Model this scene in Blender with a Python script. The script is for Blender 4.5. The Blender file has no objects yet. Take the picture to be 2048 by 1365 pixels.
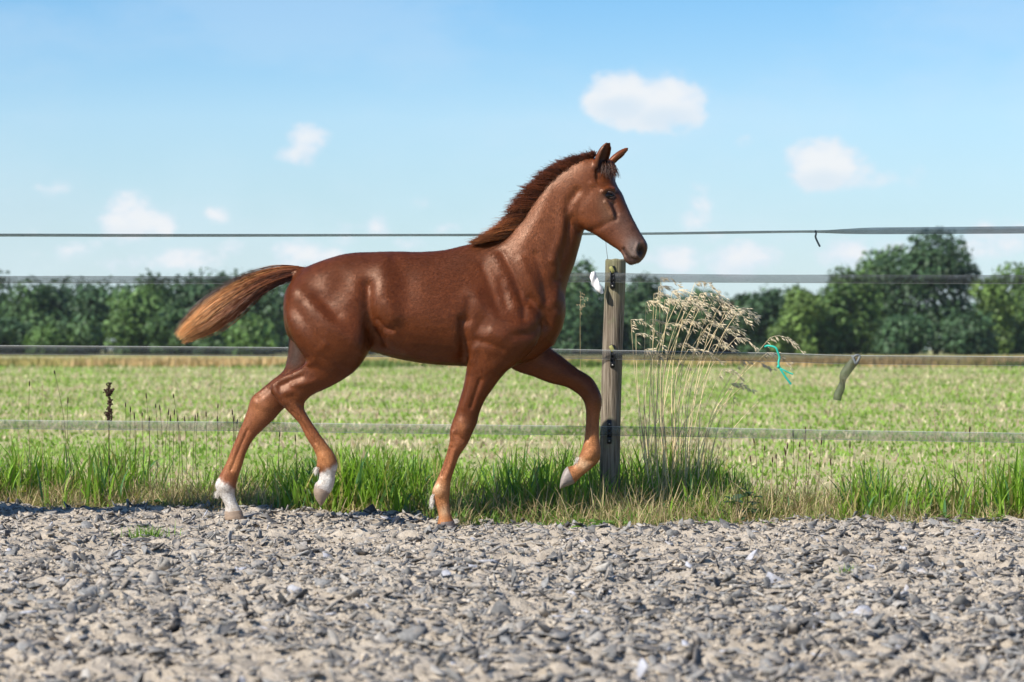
import bpy, bmesh, math, random
import numpy as np
from mathutils import Vector

# ---------------------------------------------------------------- camera
SC = bpy.context.scene
COL = SC.collection
R = math.radians
K = 0.00205          # metres per photo pixel at the foal's distance
D0 = 13.0            # camera to foal
CH = 0.71            # camera height
HOR = 695.0          # photo row of the horizon
cam_d = bpy.data.cameras.new('camera')
cam = bpy.data.objects.new('camera', cam_d); COL.objects.link(cam)
cam.location = (0, 0, CH); cam.rotation_euler = (R(90), 0, 0)
cam_d.sensor_width = 36.0
cam_d.lens = 36.0 * D0 / (2048 * K)
cam_d.shift_y = (HOR - 682.5) / 2048.0
cam_d.clip_start = 0.1; cam_d.clip_end = 5000
cam_d.dof.use_dof = True
cam_d.dof.focus_distance = D0 + 0.05
cam_d.dof.aperture_fstop = cam_d.lens / 18.0
SC.camera = cam

# ---------------------------------------------------------------- sky and sun
SUN_EL, SUN_AZ = 42.0, 53.0      # azimuth: degrees to the left of straight behind the camera
sun_from = Vector((-math.sin(R(SUN_AZ)) * math.cos(R(SUN_EL)), -math.cos(R(SUN_AZ)) * math.cos(R(SUN_EL)), math.sin(R(SUN_EL))))
sd = bpy.data.lights.new('sun', 'SUN'); sd.energy = 5.0; sd.angle = R(0.53); sd.color = (1.0, 0.945, 0.85)
sun = bpy.data.objects.new('sun', sd); COL.objects.link(sun)
sun.rotation_euler = (-sun_from).to_track_quat('-Z', 'Y').to_euler()
SC.view_settings.view_transform = 'Standard'
SC.view_settings.look = 'None'
SC.view_settings.exposure = 0.50
SC.view_settings.gamma = 1.0
SC.render.engine = 'CYCLES'
SC.cycles.use_denoising = True
SC.cycles.max_bounces = 6
SC.cycles.transparent_max_bounces = 16
SC.cycles.use_adaptive_sampling = True
SC.cycles.adaptive_threshold = 0.015
SC.cycles.sample_clamp_indirect = 6.0

class NT:
    """small helper round a node tree"""
    def __init__(s, tree):
        s.t = tree; s.n = tree.nodes; s.l = tree.links
    def new(s, kind, **kw):
        n = s.n.new(kind)
        for k, v in kw.items():
            setattr(n, k, v)
        return n
    def put(s, sock, v):
        if isinstance(v, bpy.types.NodeSocket): s.l.new(v, sock)
        elif v is not None: sock.default_value = v
    def math(s, op, a, b=None, c=None, clamp=False):
        n = s.new('ShaderNodeMath', operation=op, use_clamp=clamp)
        s.put(n.inputs[0], a)
        if b is not None: s.put(n.inputs[1], b)
        if c is not None: s.put(n.inputs[2], c)
        return n.outputs[0]
    def mix(s, f, a, b, blend='MIX'):
        n = s.new('ShaderNodeMix', data_type='RGBA', blend_type=blend)
        n.clamp_factor = True
        s.put(n.inputs[0], f)
        s.put(n.inputs[6], a if isinstance(a, bpy.types.NodeSocket) else (*a, 1) if len(a) == 3 else a)
        s.put(n.inputs[7], b if isinstance(b, bpy.types.NodeSocket) else (*b, 1) if len(b) == 3 else b)
        return n.outputs[2]
    def noise(s, vec, scale, detail=3, rough=0.55, dist=0.0):
        n = s.new('ShaderNodeTexNoise')
        if vec is not None: s.l.new(vec, n.inputs['Vector'])
        n.inputs['Scale'].default_value = scale; n.inputs['Detail'].default_value = detail
        n.inputs['Roughness'].default_value = rough; n.inputs['Distortion'].default_value = dist
        return n.outputs['Fac']
    def ramp(s, f, stops, interp='LINEAR'):
        n = s.new('ShaderNodeValToRGB'); s.put(n.inputs[0], f)
        cr = n.color_ramp; cr.interpolation = interp
        while len(cr.elements) < len(stops): cr.elements.new(0.5)
        for e, (p, c) in zip(cr.elements, stops):
            e.position = p; e.color = (*c, 1) if len(c) == 3 else c
        return n.outputs[0]
    def smooth(s, v, a, b, lo=0.0, hi=1.0):
        n = s.new('ShaderNodeMapRange', interpolation_type='SMOOTHSTEP'); s.put(n.inputs[0], v)
        n.inputs[1].default_value = a; n.inputs[2].default_value = b
        n.inputs[3].default_value = lo; n.inputs[4].default_value = hi
        return n.outputs[0]
    def mapping(s, vec, scale=(1, 1, 1), loc=(0, 0, 0), rot=(0, 0, 0)):
        n = s.new('ShaderNodeMapping'); s.l.new(vec, n.inputs[0])
        n.inputs[1].default_value = loc; n.inputs[2].default_value = rot; n.inputs[3].default_value = scale
        return n.outputs[0]

def material(name, base=(0.5, 0.5, 0.5), rough=0.7, spec=0.3):
    m = bpy.data.materials.new(name); m.use_nodes = True
    t = NT(m.node_tree); b = m.node_tree.nodes['Principled BSDF']
    b.inputs['Base Color'].default_value = (*base, 1)
    b.inputs['Roughness'].default_value = rough
    b.inputs['Specular IOR Level'].default_value = spec
    return m, t, b

def px_dir(px, py):
    v = Vector(((px - 1024) * K / D0, 1.0, -(py - HOR) * K / D0)); v.normalize()
    return v

world = bpy.data.worlds.new('World'); SC.world = world; world.use_nodes = True
WT = NT(world.node_tree)
def build_world():
    t = WT; bg = world.node_tree.nodes['Background']
    sky = t.new('ShaderNodeTexSky'); sky.sky_type = 'NISHITA'; sky.sun_disc = False
    sky.sun_elevation = R(SUN_EL); sky.sun_rotation = R(180 + SUN_AZ)
    sky.altitude = 10; sky.air_density = 1.0; sky.dust_density = 0.35; sky.ozone_density = 2.2
    tc = t.new('ShaderNodeTexCoord'); dirv = tc.outputs['Generated']
    sep = t.new('ShaderNodeSeparateXYZ'); t.l.new(dirv, sep.inputs[0])
    el = sep.outputs[2]
    skyc = sky.outputs[0]
    # fair-weather cumulus: soft lumps at their own bearings, edges broken by noise of the direction
    nz_v = t.mapping(dirv, (1, 1, 1.5))
    n_big = t.noise(nz_v, 26, 6, 0.56); n_fine = t.noise(nz_v, 85, 4, 0.6)
    wob = t.math('ADD', t.math('MULTIPLY', t.math('SUBTRACT', n_big, 0.5), 3.0), t.math('MULTIPLY', t.math('SUBTRACT', n_fine, 0.5), 1.9))
    clouds = [  # photo px of the lump, half width, half height (px), strength
        (1245, 185, 66, 50, 1.00), (1335, 200, 72, 56, 1.05), (1255, 225, 52, 32, 0.60), (1310, 232, 70, 26, 0.55),
        (617, 285, 40, 52, 0.85), (590, 312, 42, 30, 0.70), (640, 325, 56, 24, 0.50),
        (1645, 333, 66, 46, 1.00), (1700, 352, 62, 34, 0.55), (1760, 355, 40, 22, 0.40),
        (1485, 280, 42, 38, 0.45), (105, 385, 44, 42, 0.42), (10, 405, 40, 40, 0.40),
        (255, 440, 60, 50, 0.66), (435, 432, 30, 24, 0.42), (700, 455, 80, 34, 0.42), (870, 405, 56, 26, 0.30),
        (1390, 420, 40, 60, 0.45), (1485, 520, 76, 36, 0.74), (1685, 510, 50, 42, 0.74), (1340, 520, 70, 46, 0.55),
        (560, 510, 90, 40, 0.45), (380, 520, 90, 32, 0.40), (820, 490, 60, 30, 0.35), (130, 500, 120, 38, 0.35),
        (1780, 500, 50, 30, 0.50), (1980, 480, 90, 46, 0.50), (240, 530, 70, 30, 0.50),
        (-300, 260, 150, 60, 0.90), (2500, 240, 190, 80, 1.00), (2300, 420, 160, 60, 0.94), (-500, 430, 220, 60, 0.94),
        (60, 470, 50, 26, 0.41), (320, 450, 40, 26, 0.50), (470, 500, 46, 28, 0.44), (650, 520, 50, 26, 0.41), (760, 455, 34, 30, 0.50), (900, 460, 40, 22, 0.40), (1420, 480, 40, 24, 0.37), (1570, 470, 46, 24, 0.33), (1880, 420, 50, 26, 0.40), (1840, 350, 40, 30, 0.30), (560, 330, 24, 20, 0.30), (1960, 300, 40, 18, 0.25), (280, 270, 26, 22, 0.20)]
    tot = low = None
    for (cx, cy, hw, hh, st) in clouds:
        d = px_dir(cx, cy)
        sx, sz = D0 / (K * hw), D0 / (K * hh)
        ma = t.new('ShaderNodeVectorMath', operation='MULTIPLY_ADD'); t.l.new(dirv, ma.inputs[0])
        ma.inputs[1].default_value = (sx, 0, sz); ma.inputs[2].default_value = (-d.x * sx, 0, -d.z * sz)
        ln = t.new('ShaderNodeVectorMath', operation='LENGTH'); t.l.new(ma.outputs[0], ln.inputs[0])
        g = t.smooth(ln.outputs['Value'], 0.0, 2.05, st, 0.0)
        tot = g if tot is None else t.math('MAXIMUM', tot, g)
        if st > .5 and cy < 560:
            sz_ = t.new('ShaderNodeSeparateXYZ'); t.l.new(ma.outputs[0], sz_.inputs[0])
            lw = t.math('MULTIPLY', g, t.smooth(sz_.outputs[2], .55, -1.0))
            low = lw if low is None else t.math('MAXIMUM', low, lw)
    front = t.smooth(sep.outputs[1], 0.2, 0.5)
    tot = t.math('MULTIPLY', tot, front)
    dens = t.math('ADD', tot, t.math('MULTIPLY', wob, t.smooth(tot, 0.02, 0.45, 0.15, 0.52)))
    # the same weather all round the sky: scattered cumulus, thicker towards the horizon
    n_all = t.noise(t.mapping(dirv, (1, 1, 2.4)), 7, 7, 0.6)
    band = t.smooth(el, 0.01, 0.35, 0.14, 0.0)
    allc = t.math('MULTIPLY', t.smooth(t.math('ADD', n_all, band), 0.56, 0.76), t.smooth(el, 0.06, 0.30, 0.18, 0.8))
    cl = t.math('MAXIMUM', t.smooth(dens, 0.23, 0.64), allc)
    # thin milky veil towards the horizon
    veil = t.smooth(el, 0.0, 0.09, 0.50, 0.0)
    hz = t.math('MULTIPLY', veil, t.smooth(n_big, 0.25, 0.75, 0.55, 1.0))
    # nearer the zenith a deeper blue, towards the horizon paler, as the photograph's sky goes
    tint = t.ramp(t.math('MULTIPLY', el, 5.0), [(0.0, (.80, .96, 1.18)), (0.21, (.76, .96, 1.20)), (0.36, (.84, 1.04, 1.27)), (0.55, (.60, .93, 1.23)), (1.0, (.58, .90, 1.20))])
    skyc = t.mix(1.0, skyc, tint, 'MULTIPLY')
    skyc = t.mix(hz, skyc, (6.9, 8.5, 9.7))
    shade = t.smooth(t.math('ADD', dens, t.math('MULTIPLY', wob, 0.25)), 0.2, 0.9)
    cloudc = t.mix(shade, (6.3, 7.2, 8.2), (7.8, 7.95, 8.15))
    under = t.smooth(t.math('ADD', low, t.math('MULTIPLY', wob, .22)), .26, .75, 0.0, .7)      # the flat shaded bases
    cloudc = t.mix(under, cloudc, (6.2, 6.9, 7.7)); cl = t.math('MULTIPLY', cl, t.math('SUBTRACT', 1.0, t.math('MULTIPLY', under, .2)))
    skyc = t.mix(t.math('MULTIPLY', cl, 0.92), skyc, cloudc)
    t.l.new(skyc, bg.inputs[0]); bg.inputs[1].default_value = 0.082
build_world()

# ---------------------------------------------------------------- helpers
def W(px, py, Y=D0):
    """the point at depth Y that the photograph shows at (px, py)"""
    return np.array(((px - 1024) * K * Y / D0, Y, CH - (py - HOR) * K * Y / D0))

def link(o, parent=None):
    COL.objects.link(o)
    if parent is not None: o.parent = parent
    return o

def tag(o, label=None, cat=None, group=None, kind=None):
    if label: o['label'] = label
    if cat: o['category'] = cat
    if group: o['group'] = group
    if kind: o['kind'] = kind
    return o

def empty(name, loc=(0, 0, 0)):
    o = bpy.data.objects.new(name, None); o.location = loc; o.empty_display_size = 0.05
    return link(o)

def mesh_np(name, V, F, mat=None, smooth=False, colors=None, attr='tint'):
    """mesh from arrays; F is (n,3) or (n,4) or a list of such arrays"""
    V = np.asarray(V, dtype=np.float32)
    Fs = F if isinstance(F, list) else [F]
    Fs = [np.asarray(f, dtype=np.int32) for f in Fs if len(f)]
    me = bpy.data.meshes.new(name)
    nl = sum(f.size for f in Fs); nf = sum(len(f) for f in Fs)
    me.vertices.add(len(V)); me.vertices.foreach_set('co', V.ravel())
    me.loops.add(nl); me.loops.foreach_set('vertex_index', np.concatenate([f.ravel() for f in Fs]))
    me.polygons.add(nf)
    tot = np.concatenate([np.full(len(f), f.shape[1], np.int32) for f in Fs])
    st = np.concatenate(([0], np.cumsum(tot)[:-1])).astype(np.int32)
    me.polygons.foreach_set('loop_start', st)
    if smooth: me.polygons.foreach_set('use_smooth', np.ones(nf, dtype=bool))
    me.update(calc_edges=True); me.validate()
    if colors is not None:
        c = np.ones((len(V), 4), np.float32); c[:, :3] = colors
        a = me.color_attributes.new(attr, 'FLOAT_COLOR', 'POINT'); a.data.foreach_set('color', c.ravel())
    if mat is not None: me.materials.append(mat)
    return me

def obj(name, me, parent=None, base=None):
    """link a mesh whose vertices are in world space; its origin goes to base (or the parent's place)"""
    o = bpy.data.objects.new(name, me)
    if parent is not None:
        org = parent_world(parent)
        me.transform(__import__('mathutils').Matrix.Translation(-Vector(org)))
        link(o, parent)
    else:
        if base is not None:
            me.transform(__import__('mathutils').Matrix.Translation(-Vector(base))); o.location = base
        link(o)
    return o

def parent_world(p):
    v = Vector(p.location)
    while p.parent is not None:
        p = p.parent; v += Vector(p.location)
    return v

def catmull(P, n):
    """P (k,m) control rows -> smooth rows, n samples for each span"""
    P = np.asarray(P, float); out = []
    Q = np.vstack((2 * P[0] - P[1], P, 2 * P[-1] - P[-2]))
    for i in range(1, len(Q) - 2):
        p0, p1, p2, p3 = Q[i - 1], Q[i], Q[i + 1], Q[i + 2]
        for t in np.linspace(0, 1, n, endpoint=False):
            out.append(0.5 * (2 * p1 + (p2 - p0) * t + (2 * p0 - 5 * p1 + 4 * p2 - p3) * t * t + (3 * p1 - p0 - 3 * p2 + p3) * t ** 3))
    out.append(P[-1]); return np.array(out)

def ring_faces(nr, n, caps=True, base=0):
    i = np.arange(nr - 1)[:, None] * n; j = np.arange(n)[None, :]; k = (j + 1) % n
    q = np.stack((i + j, i + k, i + n + k, i + n + j), -1).reshape(-1, 4) + base
    return q

def strands(roots, ctrl, tips, r0, nseg=5, sides=3, seed=0):
    """hair: quadratic curves root-ctrl-tip as thin tapering tubes; returns V, F, t, strand index"""
    n = len(roots); t = np.linspace(0, 1, nseg + 1)[None, :, None]
    C = (1 - t) ** 2 * roots[:, None] + 2 * t * (1 - t) * ctrl[:, None] + t ** 2 * tips[:, None]
    T = np.gradient(C, axis=1); T /= np.linalg.norm(T, axis=2, keepdims=True) + 1e-9
    ref = np.array((0.31, 0.92, 0.22)); A = np.cross(T, ref); A /= np.linalg.norm(A, axis=2, keepdims=True) + 1e-9
    B = np.cross(T, A)
    rr = (np.asarray(r0).reshape(-1, 1) * np.linspace(1, 0.15, nseg + 1)[None, :] ** 0.7)[..., None]
    ph = np.arange(sides) * 2 * np.pi / sides
    V = (C[:, :, None] + rr[:, :, None] * (np.cos(ph)[:, None] * A[:, :, None] + np.sin(ph)[:, None] * B[:, :, None])).reshape(-1, 3)
    f1 = ring_faces(nseg + 1, sides)
    F = (f1[None] + (np.arange(n) * (nseg + 1) * sides)[:, None, None]).reshape(-1, 4)
    tt = np.tile(np.repeat(t[0, :, 0], sides), n); si = np.repeat(np.arange(n), (nseg + 1) * sides)
    return V, F, tt, si

def vnoise(P, seed=0):
    """cheap smooth value noise on (n,3) points"""
    P = np.asarray(P, float); i = np.floor(P).astype(np.int64); f = P - i; f = f * f * (3 - 2 * f)
    def h(x, y, z):
        v = np.sin(x * 127.1 + y * 311.7 + z * 74.7 + seed * 19.3) * 43758.5453
        return v - np.floor(v)
    r = 0
    for dx in (0, 1):
        for dy in (0, 1):
            for dz in (0, 1):
                w = (f[:, 0] if dx else 1 - f[:, 0]) * (f[:, 1] if dy else 1 - f[:, 1]) * (f[:, 2] if dz else 1 - f[:, 2])
                r = r + w * h(i[:, 0] + dx, i[:, 1] + dy, i[:, 2] + dz)
    return r

def fbm(P, octs=4, seed=0):
    r = 0; a = 0.5; P = np.asarray(P, float)
    for o in range(octs):
        r = r + a * (vnoise(P * 2 ** o + o * 7.3, seed + o) - 0.5); a *= 0.5
    return r

def ground_z(X, Y):
    """height of the arena surface and the verge behind it"""
    X = np.asarray(X, float); Y = np.asarray(Y, float)
    z = -0.026 * np.exp(-(((X + 0.25) / 0.9) ** 2 + ((Y - 12.75) / 0.8) ** 2))
    z = z + 0.010 * np.sin(X * 1.7 + 0.5) * np.cos(Y * 1.1) * np.clip((12.8 - Y) / 2, 0, 1)
    return z

def fence_y(X):
    return 13.52 - 0.28 * (np.asarray(X, float) - 0.42)

_EK = np.array([(-1500, 1012), (0, 1012), (250, 1013), (420, 1012), (640, 1015), (760, 1023), (860, 1032), (950, 1037), (1040, 1043), (1120, 1049), (1240, 1052), (1330, 1043), (1420, 1045), (1530, 1049), (1650, 1042), (1800, 1041), (1900, 1044), (2048, 1043), (3500, 1052)], float)
_EX = (_EK[:, 0] - 1024) * K * 13.4 / D0; _EY = 345.0 * D0 / (_EK[:, 1] - HOR)
def edge_y(X):
    """where the gravel meets the verge"""
    X = np.asarray(X, float)
    y = np.interp(X, _EX, _EY) + 0.09 * np.sin(X * 7.1) + 0.08 * np.sin(X * 17.3 + 2) + 0.05 * np.sin(X * 41)
    return np.minimum(y, fence_y(X) - 0.10)
# ---------------------------------------------------------------- ground sheets
def rot_mats(yaw, tilt, az, spin=None):
    """turn about Z by yaw, then lean by tilt towards azimuth az"""
    c, s = np.cos(yaw), np.sin(yaw); z = np.zeros_like(c); o = np.ones_like(c)
    Rz = np.stack((np.stack((c, -s, z), -1), np.stack((s, c, z), -1), np.stack((z, z, o), -1)), 1)
    ax = np.stack((-np.sin(az), np.cos(az), z), -1); ct, st = np.cos(tilt), np.sin(tilt)
    Kx = np.zeros((len(yaw), 3, 3)); Kx[:, 0, 1] = -ax[:, 2]; Kx[:, 0, 2] = ax[:, 1]; Kx[:, 1, 0] = ax[:, 2]; Kx[:, 1, 2] = -ax[:, 0]; Kx[:, 2, 0] = -ax[:, 1]; Kx[:, 2, 1] = ax[:, 0]
    Rt = np.eye(3)[None] + st[:, None, None] * Kx + (1 - ct)[:, None, None] * (Kx @ Kx)
    return Rt @ Rz

def scatter(shapes, idx, pos, M, scale, cols):
    """copies of small shapes as one mesh; shapes: list of (V, F tris)"""
    Vs, Fs, Cs, k = [], [], [], 0
    for si, (v, f) in enumerate(shapes):
        s = np.where(idx == si)[0]
        if not len(s): continue
        P = np.einsum('nij,vj->nvi', M[s], v) * scale[s][:, None, None] + pos[s][:, None]
        Vs.append(P.reshape(-1, 3)); Fs.append((f[None] + (np.arange(len(s)) * len(v))[:, None, None] + k).reshape(-1, f.shape[1]))
        Cs.append(np.repeat(cols[s], len(v), 0)); k += P.shape[0] * P.shape[1]
    return np.vstack(Vs), np.vstack(Fs), np.vstack(Cs)

def sand_mat():
    m, t, b = material('sand', rough=.95, spec=.1)
    g = t.new('ShaderNodeNewGeometry'); p = g.outputs['Position']
    n1 = t.noise(p, 2.2, 4); n2 = t.noise(p, 38, 5, .65); n3 = t.noise(p, 170, 3, .7)
    f = t.math('ADD', t.math('MULTIPLY', n1, .45), t.math('MULTIPLY', n2, .6))
    col = t.ramp(f, [(.28, (.27, .222, .172)), (.5, (.44, .372, .292)), (.72, (.55, .482, .40))])
    col = t.mix(t.smooth(n3, .56, .8, 0, .8), col, (.20, .18, .165))
    t.l.new(col, b.inputs['Base Color'])
    bp = t.new('ShaderNodeBump'); bp.inputs['Strength'].default_value = .9; bp.inputs['Distance'].default_value = .012
    t.l.new(t.math('ADD', n2, t.math('MULTIPLY', n3, .5)), bp.inputs['Height']); t.l.new(bp.outputs[0], b.inputs['Normal'])
    return m
SAND = sand_mat()

def field_mat():
    m, t, b = material('field_soil', rough=.95, spec=.1)
    g = t.new('ShaderNodeNewGeometry'); p = g.outputs['Position']
    n1 = t.noise(t.mapping(p, (.25, .9, 1)), 1.0, 5, .6); n2 = t.noise(p, 9, 4, .65)
    f = t.math('ADD', t.math('MULTIPLY', n1, .6), t.math('MULTIPLY', n2, .45))
    t.l.new(t.ramp(f, [(.35, (.20, .28, .06)), (.50, (.30, .31, .12)), (.64, (.46, .38, .24))]), b.inputs['Base Color'])
    return m

def build_ground():
    # one sheet out to the horizon, fanned rows
    ys = np.concatenate(([-30, 0, 3], np.geomspace(4, 900, 80)))
    V, F = [], []; nx = 41
    for y in ys:
        hw = max(12, abs(y) * 1.2)
        for u in np.linspace(-1, 1, nx):
            x = u * hw; z = -.045 if y < 15 else -.045 + .045 * min(1, (y - 15) / 6)
            V.append((x, y, z))
    i = np.arange(len(ys) - 1)[:, None] * nx; j = np.arange(nx - 1)[None]
    F = np.stack((i + j, i + j + 1, i + nx + j + 1, i + nx + j), -1).reshape(-1, 4)
    o = obj('ground', mesh_np('ground', V, F, field_mat(), True)); tag(o, kind='structure')
    # the riding arena: sand with real lumps, hollows and hoof dents
    xs = np.arange(-3.7, 3.7, .0155); ya = np.concatenate((np.arange(4.6, 10, .0175), np.arange(10, 14.6, .0155)))
    X, Y = np.meshgrid(xs, ya); P = np.stack((X.ravel(), Y.ravel(), 0 * X.ravel()), -1)
    z = ground_z(P[:, 0], P[:, 1]) + .034 * fbm(P * 3.1, 3, 1) + .062 * fbm(P * 11, 3, 4) + .044 * fbm(P * 30, 2, 8)
    rr = np.random.default_rng(5)
    for cx, cy, r, d in zip(rr.uniform(-2.6, 2.6, 46), rr.uniform(6.3, 13, 46), rr.uniform(.05, .085, 46), rr.uniform(.012, .032, 46)):
        q = np.hypot(P[:, 0] - cx, P[:, 1] - cy) / r; z += d * (-np.exp(-q ** 2) + .55 * np.exp(-((q - 1.45) / .38) ** 2))
    past = np.clip((P[:, 1] - edge_y(P[:, 0]) - .05) / .4, 0, 1); z -= .03 * past
    P[:, 2] = z; ny, nx = X.shape
    i = np.arange(ny - 1)[:, None] * nx; j = np.arange(nx - 1)[None]
    F = np.stack((i + j, i + j + 1, i + nx + j + 1, i + nx + j), -1).reshape(-1, 4)
    ar = obj('riding_arena', mesh_np('riding_arena', P, F, SAND, True)); tag(ar, kind='structure')
    return ar, (xs, ya, P[:, 2].reshape(ny, nx))
ARENA, HM = build_ground()
def arena_z(x, y):
    xs, ya, Z = HM
    i = np.clip(np.searchsorted(ya, y), 0, len(ya) - 1); j = np.clip(np.searchsorted(xs, x), 0, len(xs) - 1)
    return Z[i, j]

# slate chips
chip_m, t, b = material('slate_chip', rough=.72, spec=.3)
at = t.new('ShaderNodeAttribute', attribute_name='tint'); g = t.new('ShaderNodeNewGeometry')
nz = t.noise(g.outputs['Position'], 90, 4, .65); nz2 = t.noise(g.outputs['Position'], 30, 3)
col = t.mix(1.0, at.outputs['Color'], t.ramp(nz, [(.25, (.6, .6, .6)), (.75, (1.4, 1.4, 1.4))]), 'MULTIPLY')
col = t.mix(t.smooth(nz2, .50, .66, 0, .75), col, (.36, .31, .26))       # sand stuck to them
t.l.new(col, b.inputs['Base Color'])
bp = t.new('ShaderNodeBump'); bp.inputs['Strength'].default_value = .5; bp.inputs['Distance'].default_value = .004
t.l.new(nz, bp.inputs['Height']); t.l.new(bp.outputs[0], b.inputs['Normal'])

def chip_shape(rg):
    n = rg.integers(5, 8); a = np.sort(rg.uniform(0, 2 * np.pi, n)) + .15; el = rg.uniform(.35, .95)
    r = rg.uniform(.62, 1.1, n); x = np.cos(a) * r; y = np.sin(a) * r * el; th = rg.uniform(.06, .14); bend = rg.uniform(-.35, .35)
    top = np.stack((x * .92, y * .92, th / 2 + bend * x * x + rg.normal(0, .04, n)), -1); bot = np.stack((x, y, -th / 2 + bend * x * x), -1)
    c = np.array([[0, 0, th / 2 + rg.normal(0, .05)], [0, 0, -th / 2]])
    V = np.vstack((top, bot, c)); j = np.arange(n); k = (j + 1) % n; F = []
    F += [(a_, b_, 2 * n) for a_, b_ in zip(j, k)]; F += [(b_ + n, a_ + n, 2 * n + 1) for a_, b_ in zip(j, k)]
    for a_, b_ in zip(j, k): F += [(a_ + n, b_ + n, b_), (a_ + n, b_, a_)]
    return V * .5, np.array(F)
def build_chips():
    rg = np.random.default_rng(3)
    shapes = [chip_shape(rg) for _ in range(14)]
    n = 38000
    # even over the arena, a little denser by the verge
    Y = rg.uniform(5.4, 14.2, n); X = rg.uniform(-1, 1, n) * np.minimum(3.6, Y * .215 + .45)
    patch = fbm(np.stack((X * 1.3, Y * 1.3, 0 * X), -1), 3, 21)
    keep = (Y < edge_y(X) + .16) & (rg.random(n) < .72 + 2.2 * patch)
    X, Y = X[keep], Y[keep]; n = len(X)
    size = .022 + .058 * rg.random(n) ** 1.8 + .040 * (rg.random(n) < .045) * rg.random(n)
    tilt = np.abs(rg.normal(0, .32, n)) + (rg.random(n) < .20) * rg.uniform(.3, 1.1, n)
    yaw = rg.uniform(0, 6.28, n); az = rg.uniform(0, 6.28, n); M = rot_mats(yaw, tilt, az)
    pos = np.stack((X, Y, arena_z(X, Y) + .0015 + .15 * size * np.sin(np.minimum(tilt, 1.4))), -1)
    base = rg.random(n)[:, None]; cool = np.array((.20, .194, .186)); warm = np.array((.29, .268, .240)); dark = np.array((.075, .074, .076))
    cols = np.where(base < .42, cool, np.where(base < .66, warm, dark)) * rg.uniform(.65, 1.35, (n, 1))
    cols = np.where(base > .965, np.array((.38, .38, .41)), cols)
    idx = rg.integers(0, len(shapes), n)
    inview = np.abs(X) < Y * .158; big = np.where(inview & (Y > 6.8), size / Y, 0); order = np.argsort(-big); solo = order[:300]; rest = np.setdiff1d(np.arange(n), solo)
    V, F, C = scatter(shapes, idx[rest], pos[rest], M[rest], size[rest], cols[rest])
    o = obj('slate_gravel', mesh_np('slate_gravel', V, F, chip_m, False, C), ARENA); tag(o, kind='stuff')
    cache = {}
    import mathutils
    for i in solo:
        tone = 0 if base[i, 0] < .42 else 1 if base[i, 0] < .66 else 2
        key = (int(idx[i]), tone)
        if key not in cache:
            v, f = shapes[idx[i]]; cache[key] = mesh_np('stone_chip', v, f, chip_m, False, np.tile((cool, warm, dark)[tone], (len(v), 1)))
        o = bpy.data.objects.new('stone_chip', cache[key]); link(o, ARENA)
        o.matrix_local = mathutils.Matrix.LocRotScale(Vector(pos[i]), mathutils.Matrix(M[i].tolist()).to_quaternion(), Vector((size[i],) * 3))
    # crumbs of sand and grit
    n = 60000; Y = 5.6 + 8.4 * rg.random(n) ** .8; X = rg.uniform(-1, 1, n) * np.minimum(3.6, Y * .20 + .3); k = Y < edge_y(X) + .1; X, Y = X[k], Y[k]; n = len(X)
    oc = np.array([(1, 0, 0), (0, 1, 0), (-1, 0, 0), (0, -1, 0), (0, 0, .8), (0, 0, -.8)], float) * .5; of = np.array([(0, 1, 4), (1, 2, 4), (2, 3, 4), (3, 0, 4), (1, 0, 5), (2, 1, 5), (3, 2, 5), (0, 3, 5)])
    sh = [(oc * rg.uniform(.6, 1.3, (6, 3)) * ((1, 1, 1) if q < 2 else (1.9, .7, .22)), of) for q in range(6)]
    s = .006 + .016 * rg.random(n) ** 2
    M = rot_mats(rg.uniform(0, 6.28, n), rg.uniform(0, 1, n), rg.uniform(0, 6.28, n)); pos = np.stack((X, Y, arena_z(X, Y) + s * .18), -1)
    b_ = rg.random((n, 1)); cols = np.where(b_ < .55, np.array((.46, .395, .315)), np.where(b_ < .88, np.array((.15, .145, .14)), np.array((.40, .37, .33)))) * rg.uniform(.75, 1.2, (n, 1))
    V, F, C = scatter(sh, rg.integers(0, 6, n), pos, M, s, cols)
    o = obj('sand_crumbs', mesh_np('sand_crumbs', V, F, chip_m, False, C), ARENA); tag(o, kind='stuff')
build_chips()
# ---------------------------------------------------------------- grass
def leaf_mat(name, trans=.35, rough=.5, spec=.25):
    m = bpy.data.materials.new(name); m.use_nodes = True; t = NT(m.node_tree); b = m.node_tree.nodes['Principled BSDF']
    out = m.node_tree.nodes['Material Output']; at = t.new('ShaderNodeAttribute', attribute_name='tint')
    b.inputs['Roughness'].default_value = rough; b.inputs['Specular IOR Level'].default_value = spec
    t.l.new(at.outputs['Color'], b.inputs['Base Color'])
    tr = t.new('ShaderNodeBsdfTranslucent'); t.l.new(t.mix(1.0, at.outputs['Color'], (1.25, 1.35, .8), 'MULTIPLY'), tr.inputs[0])
    mx = t.new('ShaderNodeMixShader'); mx.inputs[0].default_value = trans
    t.l.new(b.outputs[0], mx.inputs[1]); t.l.new(tr.outputs[0], mx.inputs[2]); t.l.new(mx.outputs[0], out.inputs[0])
    return m
GRASS_M = leaf_mat('grass_blade'); DRY_M = leaf_mat('dry_grass', .25, .7, .15)

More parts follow.
